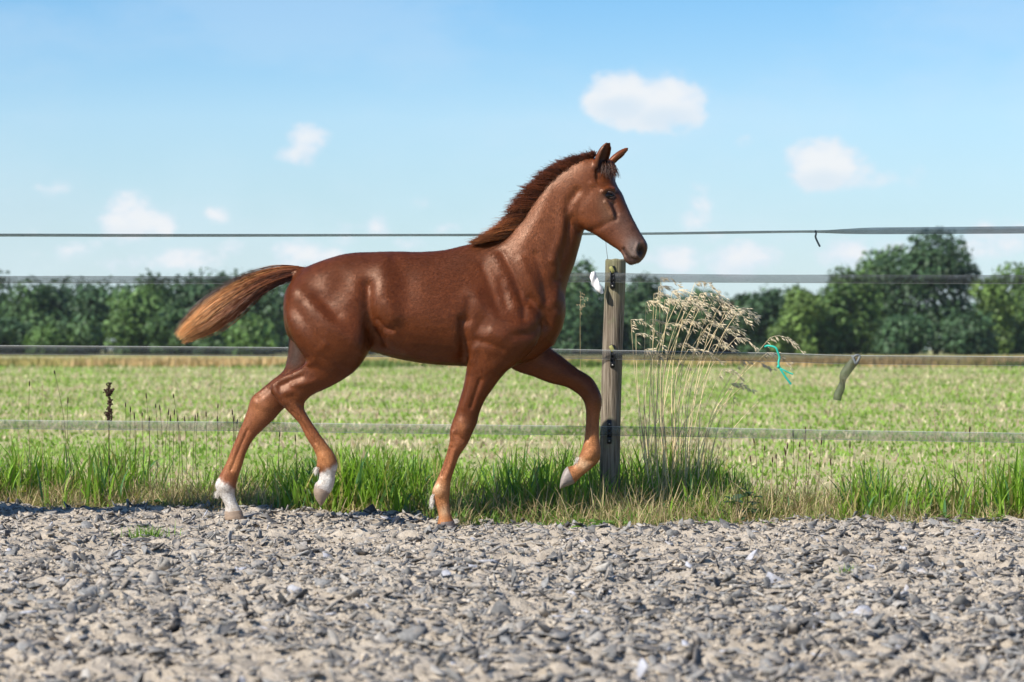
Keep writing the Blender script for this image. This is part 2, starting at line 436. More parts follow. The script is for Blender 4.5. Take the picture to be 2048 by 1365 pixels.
def blades(pos, length, width, lean, az, droop, cols, nseg=4, fold=.0, tipcol=None):
    """grass blades as tapering bent strips"""
    n = len(pos); t = np.linspace(0, 1, nseg + 1)
    ang = lean[:, None] + droop[:, None] * t[None] ** 1.5          # angle from upright along the blade
    dl = (length / nseg)[:, None]
    h = np.concatenate((np.zeros((n, 1)), np.cumsum(np.sin(ang[:, :-1]) * dl, 1)), 1); v = np.concatenate((np.zeros((n, 1)), np.cumsum(np.cos(ang[:, :-1]) * dl, 1)), 1)
    c, s = np.cos(az)[:, None], np.sin(az)[:, None]
    C = np.stack((pos[:, 0:1] + h * c, pos[:, 1:2] + h * s, pos[:, 2:3] + v), -1)
    tw = az + np.pi / 2 + np.random.default_rng(n).normal(0, .6, n)
    wv = np.stack((np.cos(tw), np.sin(tw), 0 * tw), -1)
    wid = (width[:, None] * np.array([.75, 1.0, .85, .55, .04] if nseg == 4 else [.8, 1.0, .7, .05] if nseg == 3 else [.9, .8, .05])[None])[..., None]
    L = C - wv[:, None] * wid / 2; Rr = C + wv[:, None] * wid / 2
    V = np.stack((L, Rr), 2).reshape(-1, 3)
    q = np.array([(2 * i, 2 * i + 1, 2 * i + 3, 2 * i + 2) for i in range(nseg)])
    F = (q[None] + (np.arange(n) * (nseg + 1) * 2)[:, None, None]).reshape(-1, 4)
    col = np.repeat(cols, (nseg + 1) * 2, 0)
    if tipcol is not None:
        tt = np.tile(np.repeat(t, 2), n)[:, None]; col = col * (1 - tt ** 2 * .5) + np.repeat(tipcol, (nseg + 1) * 2, 0) * tt ** 2 * .5
    return V, F, col

def pxX(px, Y): return (px - 1024) * K * Y / D0
# how tall the green growth stands along the verge, read off the photograph (px, metres, density)
HK = np.array([(-700, .22, .8), (-200, .25, .8), (0, .25, .9), (60, .31, 1.1), (160, .30, 1.0), (240, .30, 1.4), (330, .29, 1.4), (430, .20, .8), (540, .20, .8), (650, .27, 1.2), (740, .28, 1.1), (800, .27, 1.1), (870, .24, .8),
               (940, .21, .7), (1020, .28, 1.3), (1120, .30, 1.5), (1190, .28, 1.2), (1270, .30, 1.4), (1380, .30, 1.4), (1460, .22, .9), (1540, .16, .65), (1650, .18, .7), (1740, .24, 1.0), (1820, .22, .9), (1900, .26, 1.1), (2000, .27, 1.2), (2300, .26, 1), (2900, .24, .9)])
def verge():
    rg = np.random.default_rng(8)
    n = 38000
    X = rg.uniform(-3.4, 3.4, n); d = rg.random(n) ** .9 * (fence_y(X) - edge_y(X) + .95); Y = edge_y(X) + d - .02
    px = X / (K * Y / D0) + 1024; hh = np.interp(px, HK[:, 0], HK[:, 1]); dd = np.interp(px, HK[:, 0], HK[:, 2])
    clump = fbm(np.stack((X * 3.3, Y * 3.3, 0 * X), -1), 3, 31); front = np.clip((Y - fence_y(X) + .42) / .36, 0, 1)
    back = np.clip((1.0 - (Y - fence_y(X))) / .5, .25, 1)
    keep = rg.random(n) < np.clip(dd * (.18 + .82 * front) * back * (.30 + 4.4 * clump), 0, 1)
    X, Y, d, hh, front, clump = [a[keep] for a in (X, Y, d, hh, front, clump)]; n = len(X)
    L = 1.0 * hh * (.36 + .68 * rg.random(n)) * (.25 + .75 * front) * (1 + 1.3 * clump); L = np.clip(L, .04, .46)
    wdt = rg.uniform(.004, .011, n) * (1 + .8 * (rg.random(n) < .35))
    g = rg.random((n, 1)); green = np.array((.15, .285, .028)) * (1 - g) + np.array((.25, .40, .045)) * g
    green = green * rg.uniform(.7, 1.25, (n, 1)); bl = rg.random((n, 1)) < .16; green = np.where(bl, np.array((.09, .20, .075)), green)
    yl = rg.random((n, 1)) < .10; green = np.where(yl, np.array((.34, .30, .10)), green)
    tip = np.where(rg.random((n, 1)) < .2, np.array((.35, .27, .12)), green)
    z = np.where(d < .3, ground_z(X, Y) - .01, -.03)
    V, F, C = blades(np.stack((X, Y, z), -1), L, wdt, np.abs(rg.normal(0, .26, n)), rg.uniform(0, 6.28, n), np.abs(rg.normal(.75, .6, n)), green, 4, tipcol=tip)
    o = obj('verge_grass', mesh_np('verge_grass', V, F, GRASS_M, True, C)); tag(o, 'long green grass growing along the foot of the tape fence', 'grass', kind='stuff')
    # straw and thatch: short dry blades, many lying
    n = 32000
    X = rg.uniform(-3.4, 3.4, n); d = rg.random(n) * (fence_y(X) - edge_y(X) + .35); Y = edge_y(X) + d - .06
    px = X / (K * Y / D0) + 1024; pat = fbm(np.stack((X * 2.2, Y * 2.2, 0 * X), -1), 3, 77)
    keep = rg.random(n) < .62 + 1.4 * pat; X, Y, d = X[keep], Y[keep], d[keep]; n = len(X)
    L = rg.uniform(.05, .17, n) * (.6 + .6 * np.clip(d / .4, 0, 1)); c = np.array((.50, .39, .22)) * rg.uniform(.5, 1.25, (n, 1)); c = np.where(rg.random((n, 1)) < .25, np.array((.24, .17, .09)), c); c = np.where(rg.random((n, 1)) < .22, np.array((.26, .30, .09)), c)
    V, F, C = blades(np.stack((X, Y, ground_z(X, Y) + rg.uniform(-.01, .05, n) * np.clip(d * 3, 0, 1)), -1), L, rg.uniform(.002, .0045, n), np.clip(np.abs(rg.normal(1.0, .5, n)), 0, 1.5), rg.uniform(0, 6.28, n), rg.normal(.5, .4, n), c, 3)
    o = obj('dry_thatch', mesh_np('dry_thatch', V, F, DRY_M, True, C)); tag(o, 'dry straw coloured thatch between the green blades of the verge', 'dry grass', kind='stuff')
    # soft low growth that covers the soil
    n = 16000
    X = rg.uniform(-3.4, 3.4, n); d = rg.random(n) * (fence_y(X) - edge_y(X) + .9); Y = edge_y(X) + d; 
    c = np.array((.13, .24, .035)) * rg.uniform(.6, 1.5, (n, 1)); c = np.where(rg.random((n, 1)) < .3, np.array((.25, .22, .09)), c)
    V, F, C = blades(np.stack((X, Y, np.full(n, -.02)), -1), rg.uniform(.05, .13, n) * (.5 + .5 * np.clip(d / .3, 0, 1)), rg.uniform(.003, .006, n), np.abs(rg.normal(.3, .3, n)), rg.uniform(0, 6.28, n), np.abs(rg.normal(.8, .4, n)), c, 3)
    o = obj('verge_undergrowth', mesh_np('verge_undergrowth', V, F, GRASS_M, True, C)); tag(o, 'short green undergrowth covering the soil of the verge', 'grass', kind='stuff')
verge()
# ---------------------------------------------------------------- field, far strip, trees
def field():
    rg = np.random.default_rng(17)
    n = 105000
    Y = np.exp(rg.uniform(np.log(14.6), np.log(112), n)); X = rg.uniform(-1, 1, n) * (Y * .19 + .5)
    row = fbm(np.stack((X * .35, Y * 1.3 / np.sqrt(Y / 20), 0 * X), -1), 3, 3) + .6 * fbm(np.stack((X * 1.6, Y * 1.6, 0 * X), -1), 2, 13)
    out = slice(0, 22000); X[out] = np.sign(X[out]) * (Y[out] * rg.uniform(.19, .42, 22000) + .5)
    row = fbm(np.stack((X * .35, Y * 1.3 / np.sqrt(Y / 20), 0 * X), -1), 3, 3) + .6 * fbm(np.stack((X * 1.6, Y * 1.6, 0 * X), -1), 2, 13)
    straw = rg.random(n) < np.clip(.38 + 2.4 * row, .06, .93)
    sc = (Y / 20) ** .5
    L = np.where(straw, rg.uniform(.03, .075, n), rg.uniform(.022, .05, n)) * sc
    wd = np.where(straw, rg.uniform(.006, .022, n), rg.uniform(.010, .026, n)) * sc
    g = rg.random((n, 1)); green = (np.array((.19, .33, .05)) * (1 - g) + np.array((.31, .43, .09)) * g) * rg.uniform(.75, 1.2, (n, 1))
    st = np.array((.62, .52, .35)) * rg.uniform(.65, 1.25, (n, 1)); pink = rg.random((n, 1)) < .25; st = np.where(pink, np.array((.42, .31, .22)), st)
    col = np.where(straw[:, None], st, green)
    lean = np.where(straw, np.abs(rg.normal(.8, .5, n)), np.abs(rg.normal(.5, .35, n)))
    V, F, C = blades(np.stack((X, Y, -.04 + .045 * np.clip((Y - 15) / 6, 0, 1) - .01), -1), L, wd, np.clip(lean, 0, 1.45), rg.uniform(0, 6.28, n), np.abs(rg.normal(.5, .4, n)), col, 2)
    o = obj('field_crop', mesh_np('field_crop', V, F, GRASS_M, True, C)); tag(o, 'low bright green crop with straw stubble covering the field behind the fence', 'crop', kind='stuff')
    # dry grass strip at the far side with a green fringe before it
    n = 27000; Y = rg.uniform(113, 132, n); X = rg.uniform(-1, 1, n) * 48
    hgt = .36 + .25 * fbm(np.stack((X * .5, Y * .3, 0 * X), -1), 3, 4)
    L = hgt * rg.uniform(.75, 1.1, n); c = np.array((.46, .32, .16)) * rg.uniform(.8, 1.2, (n, 1)); c = np.where(fbm(np.stack((X * .25, Y * .2, 0 * X + 4), -1), 2, 6)[:, None] > .1, c * np.array((.8, .95, .75)), c)
    V, F, C = blades(np.stack((X, Y, 0 * X - .01), -1), L, rg.uniform(.05, .12, n), np.abs(rg.normal(0, .15, n)), rg.uniform(0, 6.28, n), np.abs(rg.normal(.3, .2, n)), c, 2)
    o = obj('dry_grass_strip', mesh_np('dry_grass_strip', V, F, DRY_M, True, C)); tag(o, 'strip of tan dry grass along the far edge of the field', 'dry grass', kind='stuff')
    n = 12000; Y = rg.uniform(108, 113.5, n); X = rg.uniform(-1, 1, n) * 48
    cl = fbm(np.stack((X * .45, 0 * X, 0 * X), -1), 4, 9); k = rg.random(n) < np.clip(.45 + 2.6 * cl, .04, 1); X, Y, cl = X[k], Y[k], cl[k]; n = len(X)
    L = np.clip(.20 + .5 * cl, .06, .5) * rg.uniform(.7, 1.2, n); c = np.array((.12, .17, .045)) * rg.uniform(.7, 1.4, (n, 1))
    V, F, C = blades(np.stack((X, Y, 0 * X - .01), -1), L, rg.uniform(.05, .12, n), np.abs(rg.normal(.1, .25, n)), rg.uniform(0, 6.28, n), np.abs(rg.normal(.5, .3, n)), c, 2)
    o = obj('field_edge_weeds', mesh_np('field_edge_weeds', V, F, GRASS_M, True, C)); tag(o, 'dark green weeds along the foot of the far dry grass strip', 'weeds', kind='stuff')
field()

LEAF_M = leaf_mat('tree_leaf', .18, .55, .25)
BARK, t, b = material('bark', (.055, .045, .036), .9, .1)
nz = t.noise(t.mapping(t.new('ShaderNodeTexCoord').outputs['Object'], (4, 4, 1)), 3, 4); t.l.new(t.ramp(nz, [(.3, (.03, .025, .02)), (.7, (.09, .075, .06))]), b.inputs['Base Color'])
def tube(pts, rads, n=7):
    pts = np.array(pts, float); T = np.gradient(pts, axis=0); T /= np.linalg.norm(T, axis=1, keepdims=True) + 1e-9
    A = np.cross(T, (0.3, 0.9, 0.1)); A /= np.linalg.norm(A, axis=1, keepdims=True) + 1e-9; B = np.cross(T, A)
    ph = np.arange(n) * 2 * np.pi / n
    V = pts[:, None] + np.array(rads)[:, None, None] * (np.cos(ph)[None, :, None] * A[:, None] + np.sin(ph)[None, :, None] * B[:, None])
    return V.reshape(-1, 3), ring_faces(len(pts), n)
def joined(parts):
    Vs, Fs, k = [], [], 0
    for v, f in parts: Vs.append(v); Fs.append(f + k); k += len(v)
    return np.vstack(Vs), np.vstack(Fs)

def tree(px, top, half, Y, tone, label, seed, name='tree', n=3300, low=-.12, group='trees of the wood behind the field'):
    rg = np.random.default_rng(seed); s = K * Y / D0
    c = W(px, 700, Y); H = CH - (top - HOR) * s; hw = half * s * 1.22; base = np.array((c[0], Y, 0.0))
    root = empty(name, base); tag(root, label, 'tree', group)
    nl = 15; lobes = []
    for i in range(nl):
        f = rg.uniform(low + .10, .90); prof = math.sqrt(max(.05, 1 - abs((f - .50) / .56) ** 2.3)); a = rg.uniform(0, 6.28); q = math.sqrt(rg.random())
        r = hw * rg.uniform(.30, .50); 
        lobes.append((base[0] + math.cos(a) * q * max(0, hw * prof - r * .55), Y + math.sin(a) * q * max(0, hw * prof - r * .55), H * f, r, r * rg.uniform(.75, 1.0)))
    lobes.append((base[0] + rg.normal(0, .12) * hw, Y, H - hw * .36, hw * .40, hw * .38)); lobes.append((base[0], Y, H * .5, hw * .62, H * .30))
    Lb = np.array(lobes); w = Lb[:, 3] * Lb[:, 4]; pick = rg.choice(len(Lb), n, p=w / w.sum())
    d = rg.normal(0, 1, (n, 3)); d /= np.linalg.norm(d, axis=1, keepdims=True); rad = 1 - .45 * rg.random(n) ** 1.7
    P = np.stack((Lb[pick, 0] + d[:, 0] * Lb[pick, 3] * rad, Lb[pick, 1] + d[:, 1] * Lb[pick, 3] * rad, Lb[pick, 2] + d[:, 2] * Lb[pick, 4] * rad), -1)
    P += rg.normal(0, .16, (n, 3)) * (s / .047) ; P[:, 2] = np.where(P[:, 2] < .1, rg.uniform(.1, H * .4, n), P[:, 2])
    # each leaf clump: a bent diamond of four faces facing roughly outward and up
    nrm = d * .8 + np.array((0, 0, .55)) + rg.normal(0, .55, (n, 3)); nrm /= np.linalg.norm(nrm, axis=1, keepdims=True)
    u = np.cross(nrm, rg.normal(0, 1, (n, 3))); u /= np.linalg.norm(u, axis=1, keepdims=True); v = np.cross(nrm, u)
    sz = rg.uniform(.15, .40, n)[:, None] * (s / .047) * (1.25 if n < 2000 else 1.0)
    V = np.stack((P + u * sz, P + v * sz * .6 + nrm * sz * .22, P - u * sz, P - v * sz * .6 + nrm * sz * .22, P + nrm * sz * .12), 1).reshape(-1, 3)
    f = np.array([(0, 1, 4), (1, 2, 4), (2, 3, 4), (3, 0, 4)]); F = (f[None] + (np.arange(n) * 5)[:, None, None]).reshape(-1, 3)
    col = np.array(tone)[None] * rg.uniform(.65, 1.35, (n, 1)) * (.75 + .5 * rg.random(len(Lb)))[pick][:, None]
    tr = [tube([(base[0], Y, -.1), (base[0] + .02 * hw, Y, H * .25), (base[0] - .03 * hw, Y, H * .5), (base[0], Y, H * .85)], [H * .030, H * .022, H * .014, H * .004])]
    for i in range(7):
        l = lobes[i]; z0 = min(H * rg.uniform(.18, .5), l[2] * .8)
        tr.append(tube([(base[0], Y, z0), ((base[0] + l[0]) / 2, (Y + l[1]) / 2, (z0 + l[2]) / 2 + .05 * H), (l[0], l[1], l[2])], [H * .011, H * .008, H * .002], 5))
    obj('trunk', mesh_np('trunk', *joined(tr), BARK, True), root)
    obj('crown', mesh_np('crown', V, F, LEAF_M, False, np.repeat(col, 5, 0)), root)
    return root
DK, MD, LT, YG = (.050, .098, .042), (.068, .126, .044), (.094, .164, .046), (.112, .176, .044)
TREES = [  # px, top, half width, depth, tone, label
    (-150, 560, 85, 310, DK, 'dark tree of the wood, out past the left edge'),
    (-40, 565, 80, 312, DK, 'dark tree at the far left edge of the wood'),
    (45, 571, 70, 305, MD, 'dull green tree second from the left edge of the wood'),
    (120, 575, 62, 308, DK, 'dark tree above the small light bush at the left of the wood'),
    (190, 572, 62, 300, DK, 'dark tree third from the left along the wood skyline'),
    (290, 548, 66, 296, MD, 'tallest tree of the wood left of the tail, reaching above the tape'),
    (270, 592, 70, 284, LT, 'lighter green tree in front of the tallest one left of the tail'),
    (385, 560, 70, 304, DK, 'dark tree of the wood just left of the tail tip'),
    (350, 620, 55, 282, MD, 'mid green lower tree left of the tail tip'),
    (455, 568, 72, 306, DK, 'dark tree of the wood behind the tail'),
    (540, 562, 74, 302, DK, 'dark tree of the wood between tail and buttocks'),
    (430, 640, 46, 280, MD, 'low bushy tree under the tail'),
    (95, 650, 40, 270, LT, 'small light green bush at the foot of the wood near the left edge'),
    (165, 655, 36, 272, MD, 'small mid green bush right of the light one at the left'),
    (500, 646, 44, 270, LT, 'small bright green tree at the foot of the wood below the tail'),
    (20, 640, 50, 276, DK, 'low dark tree at the left edge of the picture'),
    (630, 566, 80, 306, DK, 'dark tree hidden behind the croup of the foal'),
    (740, 572, 84, 310, MD, 'dull green tree hidden behind the foal, left of its middle'),
    (860, 575, 84, 305, DK, 'dark tree hidden behind the belly of the foal'),
    (970, 570, 84, 308, MD, 'dull green tree hidden behind the shoulder of the foal'),
    (1070, 560, 70, 306, DK, 'dark tree hidden behind the chest of the foal'),
    (1178, 518, 62, 296, MD, 'tall tree just left of the fence post, above the tape'),
    (1150, 590, 60, 290, DK, 'dark lower tree between chest and fence post'),
    (1275, 556, 62, 298, DK, 'dark tree just right of the fence post'),
    (1330, 600, 50, 290, MD, 'dull green tree behind the dry grass stalks'),
    (1390, 592, 54, 302, MD, 'tree behind the seed heads of the tall dry grass'),
    (1450, 606, 44, 305, (.07, .06, .035), 'brownish tree behind the right part of the dry grass'),
    (1487, 590, 26, 320, DK, 'narrow dark tree peaking right of the dry grass'),
    (1520, 598, 52, 292, DK, 'dark round tree left of the light green tree'),
    (1598, 580, 50, 280, YG, 'light yellow green tree above the teal twine'),
    (1655, 586, 46, 284, LT, 'light green tree between the yellow green one and the big oak'),
    (1700, 545, 70, 286, LT, 'lighter green tree at the left flank of the big oak'),
    (1770, 500, 64, 300, MD, 'dull green tree with a rounded top left of the tallest tree'),
    (1985, 560, 50, 288, YG, 'yellow green tree at the right edge under the tape'),
    (2060, 535, 70, 300, LT, 'light green tree cut by the right edge of the picture'),
    (2190, 545, 90, 305, MD, 'dull green tree out past the right edge of the wood'),
    (-60, 570, 130, 335, DK, 'far dark tree filling the wood behind the left edge'),
    (130, 578, 130, 338, DK, 'far dark tree filling the wood behind the left bushes'),
    (330, 572, 130, 336, DK, 'far dark tree filling the wood left of the tail'),
    (500, 574, 130, 338, DK, 'far dark tree filling the wood behind the tail'),
    (1210, 596, 90, 335, DK, 'far dark tree filling the wood behind the post'),
    (1400, 600, 110, 338, DK, 'far dark tree filling the wood behind the dry grass'),
    (1570, 602, 110, 336, DK, 'far dark tree filling the wood behind the twine'),
    (1720, 585, 120, 338, DK, 'far dark tree filling the wood left of the oak'),
    (2010, 596, 120, 336, DK, 'far dark tree filling the wood right of the oak'),
    (1800, 640, 60, 276, DK, 'low dark tree at the foot of the tallest tree'),
    (1935, 630, 56, 276, DK, 'low dark tree right below the tallest tree'),
]
for i, (px, top, half, Y, tone, lab) in enumerate(TREES):
    small = half < 48
    tree(px, top, half, Y, tone, lab, 100 + i, 'bush' if half <= 40 and top > 640 else 'tree', 1900 if small else 5200 if Y > 330 else 3300)
tree(1872, 474, 104, 294, (.046, .090, .038), 'tallest tree, a broad dark oak on the right of the skyline', 77, 'oak_tree', 7200, low=-.1)

NTH = 'first second third fourth fifth sixth seventh eighth ninth tenth'.split()
for i in range(10):     # the wood goes on to both sides of the picture
    tree(-260 - i * 125, 545 + (i * 37) % 40, 100, 298 + (i * 13) % 30, (DK, MD, DK, LT)[i % 4], 'tree of the wood out past the left edge, %s outward' % NTH[i], 300 + i, 'tree', 2400)
    tree(2310 + i * 125, 530 + (i * 29) % 50, 100, 298 + (i * 17) % 30, (MD, DK, LT, DK)[i % 4], 'tree of the wood out past the right edge, %s outward' % NTH[i], 340 + i, 'tree', 2400)

def haze():
    x0, x1, y0, y1, z0, z1 = -1150, 1150, -60, 960, -1.2, 14
    V = [(x, y, z) for z in (z0, z1) for y in (y0, y1) for x in (x0, x1)]
    F = np.array([(0, 2, 3, 1), (4, 5, 7, 6), (0, 1, 5, 4), (2, 6, 7, 3), (0, 4, 6, 2), (1, 3, 7, 5)])
    m = bpy.data.materials.new('haze'); m.use_nodes = True; t = NT(m.node_tree); t.n.clear()
    out = t.new('ShaderNodeOutputMaterial'); pv = t.new('ShaderNodeVolumePrincipled'); pv.inputs['Color'].default_value = (.82, .91, 1.0, 1); pv.inputs['Density'].default_value = HAZE
    pv.inputs['Anisotropy'].default_value = 0.0; t.l.new(pv.outputs[0], out.inputs['Volume'])
    o = obj('haze', mesh_np('haze', V, F, m)); tag(o, kind='stuff')
HAZE = 0.00008
haze()
# ---------------------------------------------------------------- fence
def post():
    m, t, b = material('weathered_wood', rough=.85, spec=.15)
    ob = t.new('ShaderNodeTexCoord').outputs['Object']
    g1 = t.noise(t.mapping(ob, (60, 60, 2.2)), 1, 5, .65); g2 = t.noise(t.mapping(ob, (170, 170, 6)), 1, 4, .6); g3 = t.noise(ob, 14, 4, .6)
    f = t.math('ADD', t.math('MULTIPLY', g1, .6), t.math('MULTIPLY', g2, .45))
    col = t.ramp(f, [(.40, (.030, .022, .016)), (.50, (.14, .110, .080)), (.61, (.27, .225, .172))])
    col = t.mix(t.smooth(g3, .52, .72, 0, .7), col, (.17, .17, .10))
    sep = t.new('ShaderNodeSeparateXYZ'); t.l.new(ob, sep.inputs[0])
    col = t.mix(t.math('MULTIPLY', t.smooth(sep.outputs[2], .9, 1.02), .35), col, (.22, .22, .11))       # lichen near the top
    t.l.new(col, b.inputs['Base Color'])
    bp = t.new('ShaderNodeBump'); bp.inputs['Strength'].default_value = .9; bp.inputs['Distance'].default_value = .007
    t.l.new(f, bp.inputs['Height']); t.l.new(bp.outputs[0], b.inputs['Normal'])
    Yp = float(fence_y(.42)) + .045
    n = 40; rows = []
    prof = [(1219, 1040, 24), (1219.5, 985, 21), (1220, 900, 20.5), (1222, 800, 20.3), (1225, 700, 20.3), (1229, 600, 20.6), (1230.5, 560, 20.6), (1231, 526, 20.6), (1231, 521.5, 20.2), (1231, 520, 19.3)]
    prof = catmull(np.array(prof, float), 7); th = np.linspace(0, 2 * np.pi, n, endpoint=False); s = K * Yp / D0
    for k, (cx, cy, r) in enumerate(prof):
        c = W(cx, cy, Yp); rr = r * s * (1 + .035 * fbm(np.stack((np.cos(th) * 2.2, np.sin(th) * 2.2, np.full(n, cy / 130)), -1), 3, 3) - .05 * np.exp(-((np.mod(th - 4.45 + .15 * math.sin(cy / 60), 2 * np.pi)) / .07) ** 2) * (cy < 860)
                                        - .04 * np.exp(-((np.mod(th - 4.95, 2 * np.pi)) / .06) ** 2) * (cy > 640) * (cy < 930))
        rows.append(np.stack((c[0] + rr * np.cos(th), Yp + rr * np.sin(th), np.full(n, c[2]) + (.004 * np.sin(3 * th) if k > len(prof) - 3 else 0)), -1))
    V = np.vstack(rows); F = ring_faces(len(rows), n); k = len(V); V = np.vstack((V, rows[-1].mean(0)))
    j = np.arange(n) + (len(rows) - 1) * n; jj = (np.arange(n) + 1) % n + (len(rows) - 1) * n
    base = (W(1220, 975, Yp)[0], Yp, -.05)
    root = empty('fence_post', base); tag(root, 'weathered round wooden fence post with three black insulators', 'fence post')
    obj('post', mesh_np('post', V, [F, np.stack((j, jj, np.full(n, k)), -1)], m, True), root)
    # insulators: black plastic clips holding the tape
    bk, t, b = material('black_plastic', (.012, .012, .014), .42, .4); yw, t, b = material('faded_yellow_plastic', (.30, .29, .10), .6, .3); st, t, b = material('screw', (.32, .30, .28), .4, .5); b.inputs['Metallic'].default_value = .7
    def box(c, sx, sy, sz, rot=0.0, bev=.15):
        x, y, z = sx / 2, sy / 2, sz / 2; q = bev * min(sx, sz)
        pts = [(-x + q, -z), (x - q, -z), (x, -z + q), (x, z - q), (x - q, z), (-x + q, z), (-x, z - q), (-x, -z + q)]
        cr, sr = math.cos(rot), math.sin(rot); V = []
        for yy, k_ in ((-y, .86), (-y * .6, 1.0), (y, 1.0)):
            for (a, e) in pts: a *= k_; e *= k_ if k_ == 1 else .94; V.append((c[0] + a * cr - e * sr, c[1] + yy, c[2] + a * sr + e * cr))
        V = np.array(V); F = ring_faces(3, 8); k = len(V); V = np.vstack((V, V[:8].mean(0))); j = np.arange(8)
        return V, F, np.stack((np.roll(j, -1), j, np.full(8, k)), -1)
    def add(name, bx, mat, parent):
        V, F, T = bx; return obj(name, mesh_np(name, V, [F, T], mat), parent)
    Ys = Yp - .046
    for (x, y0, y1, yellow) in ((1225, 532, 578, True), (1225, 690, 736, True), (1218.5, 840, 888, False)):
        c = W(x, (y0 + y1) / 2, Ys); h = (y1 - y0) * s; ins = empty('insulator', tuple(np.array(c) - np.array(base)))
        ins.parent = root
        add('back_plate', box(c + (0, .004, 0), .021, .016, h), bk, ins)
        for dz in (.30, -.30): add('end_lug', box(c + (0, -.006, dz * h), .020, .014, h * .22, .1), bk, ins)
        for dz in (.07, -.10): add('cross_bar', box(c + (0, -.012, dz * h), .020, .010, .006), bk, ins)
        for dx in (-.0075, .0075): add('side_bar', box(c + (dx, -.013, 0), .004, .012, h * .45), bk, ins)
        for dz in (-.38, .32): add('screw', box(c + (0, -.015, dz * h), .007, .006, .007, .4, .3), st, ins)
        if yellow: add('flap', box(c + (-.003, -.016, .33 * h), .016, .008, h * .30, .5, .2), yw, ins)
    return root, Yp, Ys
POST, YP, YS = post()

def tape_mat(name, dark=(.10, .11, .12), alpha=.52, lines=520):
    """woven electric-fence tape: open mesh, so part of it lets the view through"""
    m = bpy.data.materials.new(name); m.use_nodes = True; t = NT(m.node_tree); b = m.node_tree.nodes['Principled BSDF']; out = m.node_tree.nodes['Material Output']
    b.inputs['Roughness'].default_value = .5; b.inputs['Specular IOR Level'].default_value = .4
    uv = t.new('ShaderNodeUVMap'); uv.uv_map = 'weave'
    sp = t.new('ShaderNodeSeparateXYZ'); t.l.new(uv.outputs[0], sp.inputs[0])
    warp = t.math('SINE', t.math('MULTIPLY', sp.outputs[1], 2 * math.pi * 9)); weft = t.math('SINE', t.math('MULTIPLY', sp.outputs[0], 2 * math.pi * lines))
    ww = t.math('MAXIMUM', t.smooth(warp, .0, .6), t.math('MULTIPLY', t.smooth(weft, .2, .8), .55))
    n = t.noise(t.mapping(uv.outputs[0], (14, .6, 1)), 1, 3)
    b_col = t.mix(t.smooth(n, .35, .7), dark, tuple(min(1, c * 1.7 + .01) for c in dark)); t.l.new(b_col, b.inputs['Base Color'])
    tp = t.new('ShaderNodeBsdfTransparent'); mx = t.new('ShaderNodeMixShader')
    a = t.math('ADD', t.math('MULTIPLY', ww, .5), alpha - .22, clamp=True); t.l.new(a, mx.inputs[0])
    t.l.new(tp.outputs[0], mx.inputs[1]); t.l.new(b.outputs[0], mx.inputs[2]); t.l.new(mx.outputs[0], out.inputs[0])
    return m
TAPE = tape_mat('tape_mesh', (.040, .046, .052), .34); TAPE_LIGHT = tape_mat('tape_mesh_pale', (.12, .135, .125), .27); EDGE, t, b = material('tape_edge_cord', (.40, .42, .41), .5, .4); TAPE_DARK = tape_mat('tape_mesh_dark', (.05, .055, .06), .92)

def ribbon(name, keys, mat, label, y_of, thick=.0009, edge_top=True, edge_bot=True, cat='fence tape'):
    """keys: (px of centre x, y, apparent half height px, twist 0..1). Tape with a little thickness and corded edges."""
    Kk = catmull(np.array(keys, float), 10); n = len(Kk); V = []; UV = []
    top, bot = [], []; dist = 0; last = None
    for (px, py, hh, tw) in Kk:
        Y = 13.5
        for _ in range(4): Y = float(y_of(pxX(px, Y)))
        c = W(px, py, Y); half = .0205; up = min(.999, max(.05, hh * K * Y / D0 / half)); lean = math.sqrt(1 - up * up) * -1
        d = np.array((.06 * lean, half * lean / half, up)); d = d / np.linalg.norm(d); 
        a = c + d * half; b_ = c - d * half; top.append(a); bot.append(b_)
        if last is not None: dist += np.linalg.norm(c - last)
        last = c; UV.append(dist)
    top = np.array(top); bot = np.array(bot); nrm = np.cross(np.gradient(top, axis=0), top - bot); nrm /= np.linalg.norm(nrm, axis=1, keepdims=True) + 1e-9
    V = np.stack((top, bot, bot + nrm * thick, top + nrm * thick), 1).reshape(-1, 3); F = ring_faces(n, 4)
    me = mesh_np(name, V, F, mat, False)
    uvl = me.uv_layers.new(name='weave'); li = np.empty(len(me.loops), np.int32); me.loops.foreach_get('vertex_index', li)
    u = np.array(UV)[li // 4]; v = np.where((li % 4 == 0) | (li % 4 == 3), 1.0, 0.0); uvl.data.foreach_set('uv', np.stack((u, v), -1).astype(np.float32).ravel())
    o = obj(name, me, base=tuple(np.round(bot.mean(0), 3))); tag(o, label, cat, 'fence tapes')
    for e, use in ((top, edge_top), (bot, edge_bot)):
        if use: obj('edge_cord', mesh_np('edge_cord', *tube(e, np.full(n, .0009), 5), EDGE, True), o)
    return o
ty = lambda X: fence_y(X) - .012
back = lambda X: fence_y(X) - .004
